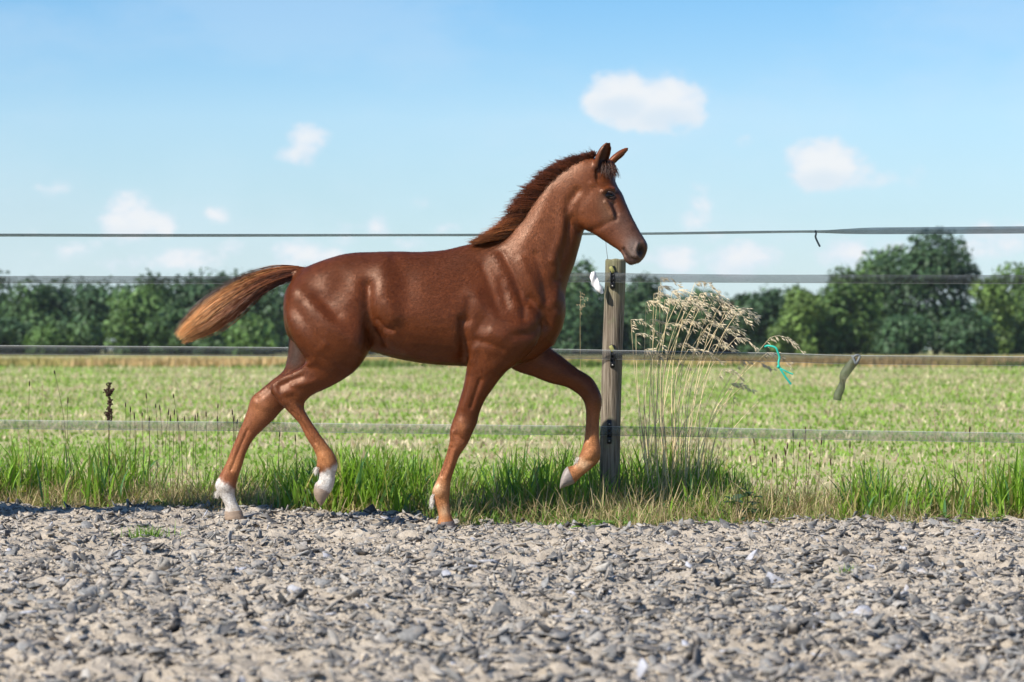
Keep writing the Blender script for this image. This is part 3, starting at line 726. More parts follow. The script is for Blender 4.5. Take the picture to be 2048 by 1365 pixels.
# top tape runs high above the posts, twisted on edge to the left
ribbon('fence_tape', [(-900, 474, 2.6, 1), (-300, 472, 2.6, 1), (0, 470.5, 2.6, 1), (240, 471, 2.6, 1), (500, 471, 2.4, 1), (800, 470.5, 2.0, 1), (1010, 470, 2.2, 1), (1180, 468, 2.2, 1), (1300, 467.5, 2.0, 1), (1480, 465, 2.2, 1), (1600, 463.5, 2.0, 1), (1650, 463.5, 2.6, 1), (1690, 463, 4.5, 1), (1740, 462, 6.2, 1), (1830, 461.5, 6.6, 1), (2048, 460, 7.0, 1), (2600, 456, 8, 1), (3100, 452, 8, 1)],
       tape_mat('tape_mesh_blue', (.05, .085, .12), .54), 'topmost fence tape, twisted edge on, crossing behind the neck', ty, edge_top=False, edge_bot=False)  # bluish tint puts the sky's reflection into the tape colour
ribbon('fence_tape', [(-900, 560, 7, 1), (-300, 560, 7, 1), (0, 559.5, 7.2, 1), (230, 559.5, 7.2, 1), (430, 560, 7.4, 1), (620, 560, 8, 1), (900, 558, 9, 1), (1140, 555, 9.6, 1), (1225, 555, 9.8, 1), (1300, 556, 8.5, 1), (1500, 557.5, 8, 1), (1700, 558, 8.4, 1), (2048, 559, 8.6, 1), (2600, 560, 9, 1), (3100, 561, 9, 1)],
       TAPE, 'second fence tape from the top, held by the upper insulator', ty, edge_top=False)
ribbon('fence_tape', [(-900, 694, 8.2, 1), (-300, 697, 8.2, 1), (0, 700, 8.6, 1), (430, 703, 8.6, 1), (700, 705, 8.8, 1), (1000, 706, 9, 1), (1225, 710, 9, 1), (1350, 712, 8.6, 1), (1560, 715.5, 8.5, 1), (1712, 720, 8.6, 1), (2048, 723, 8.8, 1), (2600, 732, 9, 1), (3100, 740, 9, 1)],
       TAPE, 'third fence tape from the top, level with the far field edge', ty)
ribbon('fence_tape', [(-900, 832, 8.4, 1), (-300, 842, 8.4, 1), (0, 849, 8.6, 1), (250, 851.5, 8.8, 1), (480, 853.5, 8.8, 1), (700, 857, 9, 1), (1000, 860, 9.1, 1), (1220, 862.5, 9.2, 1), (1400, 865, 9.2, 1), (1650, 870, 9.3, 1), (2048, 876.5, 9.5, 1), (2600, 887, 9.8, 1), (3100, 896, 10, 1)],
       TAPE_LIGHT, 'lowest fence tape, crossing just above the verge grass', ty)

# things tied to the tapes
def cord(name, pts, rad, mat, label, cat, dY=-.02):
    P = []
    for (px, py, d) in catmull(np.array(pts, float), 8):
        Y = 13.4
        for _ in range(3): Y = float(fence_y(pxX(px, Y))) + dY + d
        P.append(W(px, py, Y))
    V, F = tube(P, np.array([rad] * len(P)), 8); return obj(name, mesh_np(name, V, F, mat, True), base=tuple(P[0])), P
tw_m, t, b = material('teal_twine', (.02, .44, .33), .55, .4)
tw, _ = cord('twine', [(1530, 694, 0), (1537, 692, -.01), (1551, 696, -.012), (1556, 706, -.01), (1559, 716, -.008), (1557, 726, -.012), (1560, 737, -.014), (1571, 754, -.01), (1582, 769, 0)], .0044, tw_m, '', '')
tag(tw, 'teal baler twine knotted on the third tape, two loose ends', 'twine')
e2, _ = cord('loose_end', [(1559, 736, -.014), (1568, 741, -.016), (1578, 746, -.012), (1586, 749, -.01)], .0032, tw_m, '', ''); e2.parent = tw; e2.location = e2.location - tw.location
bm = bmesh.new(); bmesh.ops.create_icosphere(bm, subdivisions=2, radius=.0075); me = bpy.data.meshes.new('knot'); bm.to_mesh(me); bm.free(); me.materials.append(tw_m)
kn = bpy.data.objects.new('knot', me); link(kn, tw); kn.location = Vector(W(1558.5, 734, 13.25)) - tw.location; kn.location.y = e2.location.y
# strip of old tape hanging from a knot
def strip(name, pts, half, mat, label, cat, dY=-.03):
    P = []; 
    C = catmull(np.array(pts, float), 8); T = np.gradient(C[:, :2], axis=0); T /= np.linalg.norm(T, axis=1, keepdims=True)
    for (px, py, d, hw), tt in zip(C, T):
        Y = 13.3
        for _ in range(3): Y = float(fence_y(pxX(px, Y))) + dY
        nx, ny = -tt[1], tt[0]; nn = np.array((nx, ny)); a = W(px + nn[0] * hw, py + nn[1] * hw, Y + d); b_ = W(px - nn[0] * hw, py - nn[1] * hw, Y - d); o_ = np.array((0, .0012, 0))
        P.append(np.stack((a, b_, b_ + o_, a + o_)))
    V = np.vstack(P); n = len(P); me = mesh_np(name, V, ring_faces(n, 4), mat, False); li = np.empty(len(me.loops), np.int32); me.loops.foreach_get('vertex_index', li)
    uvl = me.uv_layers.new(name='weave'); uvl.data.foreach_set('uv', np.stack((li // 4 * .006, np.where((li % 4 == 0) | (li % 4 == 3), 1.0, 0.0)), -1).astype(np.float32).ravel())
    o = obj(name, me, base=tuple(V[0])); tag(o, label, cat); return o
sm = tape_mat('old_tape', (.070, .082, .045), .66)
so = strip('tape_strip', [(1709, 722, 0, 9), (1697, 737, .01, 9.5), (1688, 751, .004, 9), (1685, 764, -.008, 6), (1682, 776, .004, 8), (1676, 790, .008, 8.5), (1674, 801, .006, 8)], 8, sm, 'loose end of dark tape hanging from the knot on the third tape', 'tape strip')
wire_m, t, b = material('grey_wire', (.22, .23, .24), .45, .5)
ks, _ = cord('tape_knot', [(1704, 712, 0), (1708, 717, -.012), (1711, 728, -.014), (1716, 722, -.02), (1719, 713, -.012), (1713, 711, -.018), (1707, 716, -.02), (1712, 727, -.02), (1718, 718, -.012)], .0055, tape_mat('knotted_tape', (.14, .15, .15), .95), '', '', -.02)
tag(ks, 'grey knot joining two lengths of the third tape', 'knot')
# small black tie on the top tape
bl_m, t, b = material('dark_cord', (.03, .045, .055), .6, .3)
bt, _ = cord('cord_tie', [(1631, 462, .01), (1632, 468, -.012), (1631, 474, -.012), (1634, 482, -.008), (1640, 494, -.004)], .0042, bl_m, '', '', -.012)
tag(bt, 'short dark tie dangling from the topmost tape', 'tie')
# thin wire from the post head up to the top tape
wr, _ = cord('thin_wire', [(1211, 468, 0), (1212, 490, -.004), (1214, 508, 0), (1216, 521, .03)], .0012, wire_m, '', '', .0); tag(wr, 'thin wire from the post head to the topmost tape', 'wire')
# white rag with red marks on the second tape
rag_m, t, b = material('white_rag', rough=.7, spec=.2); ob = t.new('ShaderNodeTexCoord').outputs['Object']; nn_ = t.noise(ob, 38, 3); t.l.new(t.mix(t.smooth(nn_, .62, .70, 0, .6), (.85, .83, .84), (.72, .20, .22)), b.inputs['Base Color'])
rg_ = np.random.default_rng(4)
P = catmull(np.array([(1186, 544, 4), (1186.5, 552, 6.5), (1189, 562, 7.5), (1194, 572, 8), (1200, 581, 6.5), (1204, 588, 2)], float), 7); rows = []; th = np.linspace(0, 2 * np.pi, 14, endpoint=False)
for i, (px, py, hw) in enumerate(P):
    c = W(px, py, 13.49); r_ = hw * K * (1 + .10 * np.sin(th * 3 + i * .6)); rows.append(np.stack((c[0] + r_ * np.cos(th), c[1] + .5 * r_ * np.sin(th) + .004 * np.sin(th * 2 + i * .3), c[2] + .25 * r_ * np.cos(th)), -1))
rg_o = obj('rag', mesh_np('rag', np.vstack(rows), ring_faces(len(rows), 14), rag_m, True), base=tuple(W(1186, 544, 13.49))); tag(rg_o, 'white rag with red marks hanging from the second tape by the post', 'rag')
# ---------------------------------------------------------------- single plants
STALK_M = leaf_mat('dry_stalk', .15, .6, .2)
def colored(name, VF, mat, col, smooth=True):
    V, F = VF; return mesh_np(name, V, F, mat, smooth, np.tile(col, (len(V), 1)))
def spindle(a, b, r, n=5):
    a, b = np.array(a), np.array(b); t = np.array([0, .25, .6, 1.0]); return tube(a + (b - a) * t[:, None], r * np.array([.25, 1, .8, .1]), n)

def tall_clump():
    rg = np.random.default_rng(12); Yc = float(fence_y(.7)) + .20
    root = empty('tall_grass', tuple(W(1335, 870, Yc) * (1, 1, 0))); tag(root, 'clump of tall dry grass with drooping pale seed heads right of the post', 'grass')
    tips = [(1262, 640), (1272, 668), (1292, 603), (1308, 588), (1318, 574), (1322, 556), (1330, 600), (1345, 583), (1354, 604), (1372, 596), (1381, 604), (1385, 615), (1400, 588), (1412, 593), (1425, 600), (1440, 612), (1432, 624), (1450, 625),
            (1462, 620), (1480, 617), (1455, 655), (1470, 678), (1540, 676), (1534, 706), (1484, 722), (1300, 640), (1337, 648), (1366, 640), (1395, 640), (1416, 650), (1404, 668), (1428, 690), (1350, 690), (1376, 700), (1290, 700), (1312, 712), (1444, 740), (1462, 768), (1500, 760), (1520, 800), (1410, 790), (1280, 770), (1340, 800), (1390, 566)]
    for i, (tx, ty_) in enumerate(tips):
        bx = 1338 + (tx - 1380) * rg.uniform(.28, .48) + rg.normal(0, 12); Yb = Yc + rg.normal(0, .07); Yt = Yb + rg.normal(0, .10)
        b = W(bx, 990, Yb); b[2] = -.02; tip = W(tx, ty_, Yt); lean = tip - b
        bend = rg.uniform(.03, .11) * (1 if tx > 1330 else .3)
        t = np.linspace(0, 1, 9); C = b + lean * t[:, None]; C[:, 0] -= bend * np.sin(np.pi * t ** 1.4) * .8; C[:, 2] += bend * .4 * np.sin(np.pi * t)
        col = np.array((.80, .65, .40)) * rg.uniform(.75, 1.2)
        st = obj('stalk', colored('stalk', tube(C, np.linspace(.0024, .0010, 9), 4), STALK_M, col), root)
        if ty_ < 730 or rg.random() < .4:
            parts = []; pl = rg.uniform(.06, .15); up = rg.uniform(.15, .5); q = np.linspace(0, 1, 8)
            arc = tip + np.stack((pl * q, rg.normal(0, .02) * q, pl * (up * q - (up + rg.uniform(.25, .6)) * q * q)), -1)
            parts.append(tube(arc, np.linspace(.0010, .0005, 8), 4)); ax_ = np.vstack((C[-2:-1] * .45 + C[-1:] * .55, arc))
            for k in range(rg.integers(26, 44)):
                u = rg.random() * (len(ax_) - 1); i0 = int(u); p = ax_[i0] + (ax_[min(i0 + 1, len(ax_) - 1)] - ax_[i0]) * (u - i0)
                d = np.array((rg.uniform(.1, .9), rg.normal(0, .4), rg.uniform(-1.1, .15))); d /= np.linalg.norm(d); ln = rg.uniform(.003, .016)
                e_ = p + d * ln; parts.append(tube([p, e_], [.0005, .0005], 3)); parts.append(spindle(e_, e_ + (d + np.array((.5, 0, -.4))) * rg.uniform(.008, .014), .0022))
            hc = np.array((.80, .68, .49)) * rg.uniform(.75, 1.15)
            obj('seed_head', colored('seed_head', joined(parts), STALK_M, hc), st)
    # narrow dry leaves at the foot
    n = 150; P = np.stack((pxX(rg.uniform(1270, 1410, n), Yc), Yc + rg.normal(0, .10, n), np.full(n, -.02)), -1)
    V, F, C = blades(P, rg.uniform(.2, .55, n), rg.uniform(.002, .004, n), np.abs(rg.normal(.15, .15, n)), rg.choice([0, 3.1], n, p=[.8, .2]) + rg.normal(0, .5, n), rg.uniform(.1, .6, n), np.array((.50, .40, .20)) * rg.uniform(.7, 1.2, (n, 1)))
    o = obj('dry_leaves', mesh_np('dry_leaves', V, F, DRY_M, True, C), root); tag(o, kind='stuff')
tall_clump()

def stem_plant(name, tip, base_dx, Y, head_len, head_r, hcol, scol, label, cat, group=None, spk=0, seed=0, head='seed_head'):
    rg = np.random.default_rng(seed + int(tip[0])); tp = W(tip[0], tip[1], Y); b = W(tip[0] + base_dx, 980, Y); b[2] = -.02
    root = empty(name, tuple(b)); tag(root, label, cat, group)
    t = np.linspace(0, 1, 7); C = b + (tp - b) * t[:, None]; C[:, 0] += rg.normal(0, .012) * np.sin(np.pi * t)
    obj('stalk', colored('stalk', tube(C, np.linspace(.0017, .0010, 7), 4), STALK_M, scol), root)
    d = C[-1] - C[-2]; d /= np.linalg.norm(d)
    if spk:
        parts = []
        for k in range(spk):
            p = tp - d * head_len * rg.random(); q = p + np.array((rg.normal(.25, .6), rg.normal(0, .5), rg.uniform(-.4, .5))) * rg.uniform(.006, .03); parts.append(tube([p, q], [.0005, .0005], 3)); parts.append(spindle(q, q + (.004, 0, -.008), .0022))
        VF = joined(parts)
    else: VF = tube([tp - d * head_len, tp - d * head_len * .8, tp - d * head_len * .3, tp], [head_r * .5, head_r, head_r * .85, head_r * .15], 6)
    obj(head, colored(head, VF, STALK_M, hcol), root)
ORD = 'first second third fourth fifth sixth seventh eighth ninth tenth eleventh twelfth thirteenth fourteenth fifteenth sixteenth seventeenth eighteenth nineteenth twentieth twenty-first twenty-second twenty-third twenty-fourth twenty-fifth twenty-sixth twenty-seventh'.split()
PL = [(108, 740), (59, 761), (136, 793), (251, 805), (261, 813), (268, 824), (284, 824), (292, 785), (299, 832), (311, 807), (319, 809), (338, 816), (346, 787), (349, 818), (341, 829), (355, 834), (369, 832), (391, 829), (396, 825), (412, 822), (434, 832), (436, 807), (464, 818), (468, 829), (475, 838), (560, 862), (590, 868)]
for i, (x, y) in enumerate(PL):
    Yv = float(fence_y(pxX(x, 13.9))) + .10 + .02 * (i % 5)
    stem_plant('plantain', (x, y), (-1) ** i * (3 + i % 4) + (14 if y < 800 else 0), Yv, .022 + .006 * (i % 3), .0034, (.055, .032, .022), (.13, .11, .05), 'dark plantain head left of the foal, %s from the left' % ORD[sorted(PL).index((x, y))], 'plantain', 'plantains along the fence left of the hind legs', seed=i)
PR = [(1507, 876), (1576, 885), (1569, 895), (1600, 883), (1611, 853), (1644, 874), (1552, 907), (1500, 910), (1586, 858), (1545, 914), (1620, 905), (1660, 915), (1530, 890), (1940, 852), (1700, 880)]
for i, (x, y) in enumerate(PR):
    Yv = float(fence_y(pxX(x, 13.3))) + (.12 if y < 880 else -.12)
    stem_plant('plantain', (x, y), (-1) ** i * (5 + i % 5) - (6 if i % 3 == 0 else 0), Yv, .024 + .006 * (i % 3), .0033, (.075, .04, .028), (.16, .12, .06), 'brownish plantain head by the lowest tape at the right, %s from the left' % ORD[sorted(PR).index((x, y))], 'plantain', 'plantains along the fence on the right', seed=50 + i)
for i, (x, y, lab) in enumerate([(1161, 585, 'single tall dry grass stalk just left of the post'), (1868, 822, 'thin dry stalk with light seeds near the right, above the lowest tape'), (1948, 800, 'tall thin straw coloured stalk near the right edge'), (1885, 800, 'thin straw stalk beside the green blade near the right'), (1968, 838, 'short pale stalk nearest the right edge'), (1448, 850, 'thin stalk right of the tall dry grass clump'), (1468, 790, 'thin pale stalk standing alone right of the dry grass clump'), (85, 770, 'thin reddish stalk above the tape near the left edge'), (440, 728, 'faint tall stalk above the tape left of the hind legs')]):
    Yv = float(fence_y(pxX(x, 13.5))) + .16
    stem_plant('dry_stalk', (x, y), 26 if x == 1161 else 4, Yv, .09 if x == 1161 else .06, .002, (.46, .38, .24), (.42, .33, .17), lab, 'grass stalk', spk=26 if x == 1161 else 9, seed=80 + i)

def dock(px, top, bot, lab, seed):
    rg = np.random.default_rng(seed); Y = float(fence_y(pxX(px, 13.9))) + .14; b = W(px, 985, Y); b[2] = -.02; tp = W(px, top, Y)
    root = empty('dock_plant', tuple(b)); tag(root, lab, 'dock plant'); obj('stalk', colored('stalk', tube([b, (b + tp) / 2, tp], [.0032, .0028, .0015], 6), STALK_M, (.09, .05, .035)), root)
    s = K * Y / D0
    for k, (fx, fy0, fy1) in enumerate(((0, 0, .55), (9, .18, .35), (-7, .20, .36), (4, .45, .75), (-4, .78, 1.0), (5, .7, .95))):
        parts = []
        for q in range(46):
            u = rg.random(); zz = top + (fy0 + (fy1 - fy0) * u) * (bot - top); xx = px + fx * (1 - u) + rg.normal(0, 2.2); c = W(xx, zz, Y + rg.normal(0, .006)); parts.append(spindle(c + (0, 0, .004), c + rg.normal(0, .003, 3) - (0, 0, .004), .0038))
        obj('seed_cluster', colored('seed_cluster', joined(parts), STALK_M, (.065, .035, .024)), root)
dock(218, 764, 842, 'dark brown dock seed head standing above the lowest tape at the left', 4)

WEED_M = leaf_mat('weed_leaf', .3, .45, .3)
def leaf_mesh(c, d, ln, wd, droop, col, up=(0, 0, 1)):
    d = np.array(d, float); d /= np.linalg.norm(d); s = np.cross(d, up); s /= np.linalg.norm(s) + 1e-9; n = np.cross(s, d)
    V = []; t = np.linspace(0, 1, 6); w = np.array([.12, .75, 1.0, .85, .5, .03]) * wd / 2
    for ti, wi in zip(t, w):
        m = np.array(c) + d * ln * ti - np.array((0, 0, 1)) * droop * ln * ti * ti; V += [m - s * wi + n * wi * .35, m, m + s * wi + n * wi * .35]
    F = []
    for i in range(5):
        for j in (0, 1): a = i * 3 + j; F.append((a, a + 1, a + 4, a + 3))
    return mesh_np('leaf', V, np.array(F), WEED_M, True, np.tile(col, (len(V), 1)))
def weed(px, py, dY, nl, ln, wd, cols, lab, seed, h=.0, spread=1.0, name='weed'):
    rg = np.random.default_rng(seed); Y = 13.2
    for _ in range(5): Y = float(edge_y(pxX(px, Y))) + dY
    b = W(px, py, Y); b[2] = float(ground_z(b[0], Y)); root = empty(name, tuple(b)); tag(root, lab, 'weed')
    if h > .05: obj('stem', colored('stem', tube([b, b + (.01, 0, h)], [.003, .0015], 5), WEED_M, np.array(cols[0]) * .7), root)
    for k in range(nl):
        a = k * 2.4 + rg.normal(0, .3); up = rg.uniform(.05, .9); z = h * rg.random(); c = b + (rg.normal(0, .02 * spread), rg.normal(0, .02), z + .004)
        col = np.array(cols[rg.integers(0, len(cols))]) * rg.uniform(.75, 1.25)
        obj('leaf', leaf_mesh(c + np.array((math.cos(a), math.sin(a), 0)) * .05 * spread * rg.random(), (math.cos(a), math.sin(a), up), ln * rg.uniform(.6, 1.2), wd * rg.uniform(.7, 1.2), rg.uniform(.1, .6), col), root)
G1, G2, G3 = (.10, .20, .03), (.14, .25, .045), (.035, .075, .03)
weed(1218, 1045, -.10, 22, .055, .030, [G1, G2], 'low leafy green weed on the gravel edge below the fence post', 1, .03, 2.0)
weed(1100, 1040, -.06, 14, .045, .026, [G1, G2], 'small leafy weed on the gravel edge left of the post foot', 2, .02, 2.0)
weed(1492, 985, .14, 30, .06, .036, [G3, (.045, .085, .05)], 'dark leafy weed standing in the verge right of the post', 3, .14, 1.2)
weed(285, 985, .10, 7, .13, .055, [(.05, .12, .03), G3], 'broad dark green dock leaves in the verge at the left', 4, .01, .8)
weed(12, 985, .12, 9, .075, .04, [(.26, .28, .03), G2], 'yellowing leafy weed at the left edge of the verge', 5, .05, 1.2)
weed(1425, 1040, -.05, 9, .035, .018, [G2], 'tiny green weed on the gravel edge under the tall grass', 6, .02, 1.2)
weed(1850, 1030, .02, 16, .06, .022, [G2, (.19, .28, .05)], 'fresh light green weed on the gravel edge at the right', 7, .02, 2.0)
weed(1985, 1025, .05, 16, .06, .028, [G2, (.19, .28, .05)], 'leafy green weed near the right edge of the verge', 8, .02, 2.0)
weed(1527, 1059, -.02, 4, .02, .012, [G2], 'single tiny seedling on the gravel right of the post', 9, .0, .6)
def tuft(px, py, h, w, n, lab, seed, col=(.17, .30, .04)):
    rg = np.random.default_rng(seed); Y = D0
    for _ in range(4):
        z = float(arena_z(np.array([pxX(px, Y)]), np.array([Y]))[0]); Y = (CH - z) * D0 / (K * (py - HOR))
    x = pxX(px, Y); P = np.stack((x + rg.normal(0, w * .33, n), Y + rg.normal(0, w * .25, n), 0 * np.arange(n)), -1); P[:, 2] = arena_z(P[:, 0], P[:, 1]) - .004
    V, F, C = blades(P, rg.uniform(.5, 1.1, n) * h, rg.uniform(.0022, .0042, n), np.abs(rg.normal(.35, .3, n)), rg.uniform(0, 6.28, n), np.abs(rg.normal(.6, .4, n)), np.array(col) * rg.uniform(.65, 1.25, (n, 1)))
    o = obj('grass_tuft', mesh_np('grass_tuft', V, F, GRASS_M, True, C), base=(x, Y, z)); tag(o, lab, 'grass tuft')
tuft(297, 1069, .065, .14, 190, 'bright green grass tuft alone on the gravel at the left', 1)
tuft(545, 1020, .07, .10, 110, 'small grass tuft on the gravel between the hind hooves', 2, (.16, .28, .05))
tuft(1528, 1048, .11, .17, 170, 'pale green grass tuft at the gravel edge right of the post', 3, (.21, .31, .08))
tuft(1645, 1042, .10, .12, 120, 'thin blue green grass tuft at the gravel edge, right', 4, (.14, .25, .09))
tuft(1693, 1147, .035, .07, 46, 'tiny grass tuft out on the gravel at the right', 5)
tuft(1008, 1128, .02, .05, 22, 'tiny seedlings on the gravel in front of the foal', 6)
tuft(735, 1078, .02, .04, 18, 'tiny green sprout on the gravel behind the near foreleg', 7)
tuft(20, 1000, .09, .2, 120, 'grass tuft spilling onto the gravel at the left edge', 8, (.15, .26, .04))
tuft(1700, 1035, .07, .2, 90, 'low grass tuft spilling onto the gravel right of the blue green one', 9, (.16, .26, .05))
# ---------------------------------------------------------------- the foal
def loft(stations, yaw=0.0, n=36, sub=6, cap=True, bezier=True):
    """stations: (rear px,py, front px,py, half width m, depth offset m, pear, box). A tube whose side view follows the two outlines."""
    S = np.array([list(s) + [0.0] * (8 - len(s)) for s in stations], float)
    S = catmull(S, sub)
    th = np.linspace(0, 2 * np.pi, n, endpoint=False)
    wax = np.array((math.sin(yaw), math.cos(yaw), 0))
    V = []
    for (ax, ay, bx, by, hw, yo, pear, box) in S:
        a = W(ax, ay, D0 + yo); b = W(bx, by, D0 + yo); c = (a + b) / 2; u = (b - a) / 2
        e = 1.0 - 0.35 * box
        cs = np.sign(np.cos(th)) * np.abs(np.cos(th)) ** e; sn = np.sign(np.sin(th)) * np.abs(np.sin(th)) ** e
        w = hw * sn * (1 - pear * cs)
        V.append(c + cs[:, None] * u + w[:, None] * wax)
    nr = len(V); V = np.vstack(V); F = ring_faces(nr, n)
    c0 = V[:n].mean(0); c1 = V[-n:].mean(0); k = len(V); V = np.vstack((V, c0, c1))
    j = np.arange(n); jj = (j + 1) % n
    T0 = np.stack((jj, j, np.full(n, k)), -1); T1 = np.stack((j + (nr - 1) * n, jj + (nr - 1) * n, np.full(n, k + 1)), -1)
    return V, [F, T0, T1]

def ear(base, tip, back_w, open_ang, gap, depth0, depth1, hook=0.0):
    """a cupped ear: C-shaped sections from base to tip"""
    b = W(*base, D0 + depth0); t = W(*tip, D0 + depth1)
    ax = t - b; L = np.linalg.norm(ax); ax /= L
    o = np.array(open_ang, float); o -= ax * o.dot(ax); o /= np.linalg.norm(o)   # the way the opening faces
    s = np.cross(ax, o)
    rows = []
    for f, w in ((-0.12, .80), (0.0, .90), (0.15, 1.0), (0.3, 1.06), (0.45, 1.02), (0.6, .95), (0.75, .80), (0.88, .56), (0.96, .34), (1.0, .17)):
        r = back_w * w; g = gap * (0.35 + 0.65 * min(1, max(0, (f + 0.05) / 0.35)))
        c = b + ax * L * f + o * hook * f * f * L
        A = np.linspace(g, 2 * np.pi - g, 22)
        th = 0.0062 * (1 if f < 0.8 else 0.8)
        out = [c + r * (np.cos(a) * o * 0.62 + np.sin(a) * s) for a in A]
        inn = [c + max(r - th, r * .25) * (np.cos(a) * o * 0.62 + np.sin(a) * s) for a in A[::-1]]
        rows.append(np.array(out + inn))
    n = 44; V = np.vstack(rows); F = ring_faces(len(rows), n)
    k = len(V); V = np.vstack((V, rows[0].mean(0), rows[-1].mean(0)))
    j = np.arange(n); jj = (j + 1) % n; m = (len(rows) - 1) * n
    return V, [F, np.stack((jj, j, np.full(n, k)), -1), np.stack((j + m, jj + m, np.full(n, k + 1)), -1)]

YAW = R(21)
NH, FH, NF, FF = -0.105, 0.105, -0.095, 0.085     # depth of near hind, far hind, near fore, far fore
LOFTS = {}
LOFTS['trunk'] = loft([
    (568.5, 637, 568.5, 600, .040, 0), (572, 660, 571.5, 584, .092, 0, .05), (580, 678, 582, 564, .130, 0, .09), (598, 688, 597, 545, .158, 0, .11),
    (622, 694, 620, 531, .168, 0, .17), (655, 697, 655, 518, .178, 0, .20), (696, 700, 696, 507, .178, 0, .21),
    (740, 703, 742, 504.5, .182, 0, .17), (790, 717, 790, 503.2, .182, 0, .17), (840, 726, 840, 504, .184, 0, .19), (890, 731, 888, 500.5, .178, 0, .25),
    (935, 733, 930, 490.5, .164, 0, .34), (972, 735, 966, 485, .152, 0, .40), (1005, 737, 1005, 480, .142, 0, .36),
    (1046, 727, 1050, 500, .122, 0, -.05), (1080, 711, 1085, 530, .110, 0, -.2), (1105, 690, 1108, 556, .094, 0, -.25), (1122, 662, 1123, 575, .072, 0, -.1), (1131, 632, 1131, 596, .035, 0)])
LOFTS['neck'] = loft([
    (950, 520, 1108, 694, .125, 0, -.1), (985, 490, 1126, 640, .120, 0, -.15), (1012, 469, 1130, 592, .108, 0, -.2), (1036, 434, 1136, 562, .093, -.0, -.25), (1058, 402, 1147, 532, .082, -.004, -.25),
    (1082, 370, 1155, 506, .073, -.008, -.22), (1107, 345, 1161, 484, .068, -.012, -.18), (1136, 326, 1167, 463, .065, -.016, -.15),
    (1164, 313, 1183, 440, .062, -.02, -.1), (1188, 313, 1203, 420, .056, -.025)], yaw=YAW * .4)
LOFTS['head'] = loft([
    (1172, 345, 1190, 316, .036, .005), (1157, 366, 1214, 315, .054, .0), (1142, 390, 1223, 330, .062, -.006, -.10, .2), (1137, 411, 1226, 352, .068, -.012, -.16, .35),
    (1142, 434, 1232, 371, .070, -.022, -.16, .45), (1153, 449, 1243, 388, .065, -.032, -.10, .45), (1168, 459, 1251, 407, .057, -.042, -.02, .45), (1186, 467, 1260, 427, .050, -.052, .02, .4),
    (1205, 479.5, 1270, 447, .045, -.062, .04, .35), (1222, 491, 1279.5, 464, .042, -.072, .02, .3), (1236, 500, 1288, 478, .042, -.08, 0, .3),
    (1245, 508.5, 1293.5, 489, .042, -.085, .02, .3), (1250, 518.5, 1293, 501, .040, -.088, .05, .3), (1254, 526, 1288.5, 513.5, .033, -.09, .1, .2), (1261, 530.5, 1280, 524.5, .018, -.092)], yaw=YAW)
LOFTS['near_hind'] = loft([
    (612, 556, 765, 550, .050, -.075), (577, 600, 768, 612, .086, -.094), (573, 645, 757, 664, .100, -.114), (589, 686, 741, 699, .096, -.120), (610, 716, 716, 736, .075, -.114),
    (608, 731, 690, 757, .056, NH), (582, 745, 657, 775.5, .046, NH), (557, 757, 629, 788, .040, NH), (541, 777, 611, 803, .037, NH), (549, 795, 608.5, 817, .033, NH),
    (572, 819, 612, 826, .027, NH), (597, 846, 617, 835, .0225, NH), (612, 874, 635, 862, .0215, NH), (628, 901, 654, 888, .0225, NH), (634, 918, 669, 909, .026, NH),
    (633, 936, 675.5, 930, .0265, NH), (638, 948, 671, 949, .0225, NH), (637, 960, 669, 966, .0225, NH), (630, 968, 665, 979, .0255, NH), (628, 978, 659, 988, .024, NH)])
LOFTS['far_hind'] = loft([
    (592, 570, 740, 560, .07, .09), (584, 620, 725, 640, .088, .10), (577, 675, 692, 692, .08, FH), (575.5, 712, 655, 735, .064, FH), (567, 741, 628, 770, .052, FH), (542, 762.5, 601, 795, .043, FH),
    (521, 780, 580, 808, .039, FH), (503, 796, 563, 822, .038, FH), (495, 820, 546, 841, .034, FH), (486, 845, 523, 862, .029, FH), (476, 868, 506, 880, .025, FH),
    (465, 895, 493, 905, .023, FH), (453, 924, 483.5, 934, .023, FH), (440, 949, 475, 960, .025, FH), (430.5, 970, 471.5, 975, .0265, FH), (437, 988, 469.5, 989, .0225, FH),
    (446, 1003, 474, 1005, .0205, FH), (450, 1014, 479, 1014, .023, FH), (449.5, 1022, 483, 1022, .026, FH), (449, 1028, 484, 1028, .026, FH)])
LOFTS['near_fore'] = loft([
    (965, 530, 1040, 540, .020, -.050), (946, 575, 1070, 585, .046, -.078), (935, 620, 1090, 630, .068, -.094), (933, 668, 1072, 690, .084, -.108), (934, 705, 1042, 722, .067, -.10), (934, 729, 1016, 741, .060, -.098), (931, 752, 1001, 757, .053, NF), (925, 780, 985, 779, .046, NF), (919, 800, 971, 799, .041, NF),
    (912, 824, 960, 823, .036, NF), (905, 843, 954, 846, .0345, NF), (900, 862, 946, 864, .034, NF), (899.5, 881, 935, 888, .030, NF), (892, 911, 919, 912, .023, NF),
    (882, 940, 908, 942, .0215, NF), (873, 962, 902, 961, .0235, NF), (864.5, 983, 900, 982, .0265, NF), (868, 1001, 898.5, 1003, .0235, NF), (875, 1021, 900.5, 1023, .021, NF),
    (877, 1036, 904.5, 1037, .024, NF), (875, 1045, 908, 1043, .027, NF), (874, 1050, 909, 1048, .027, NF)])
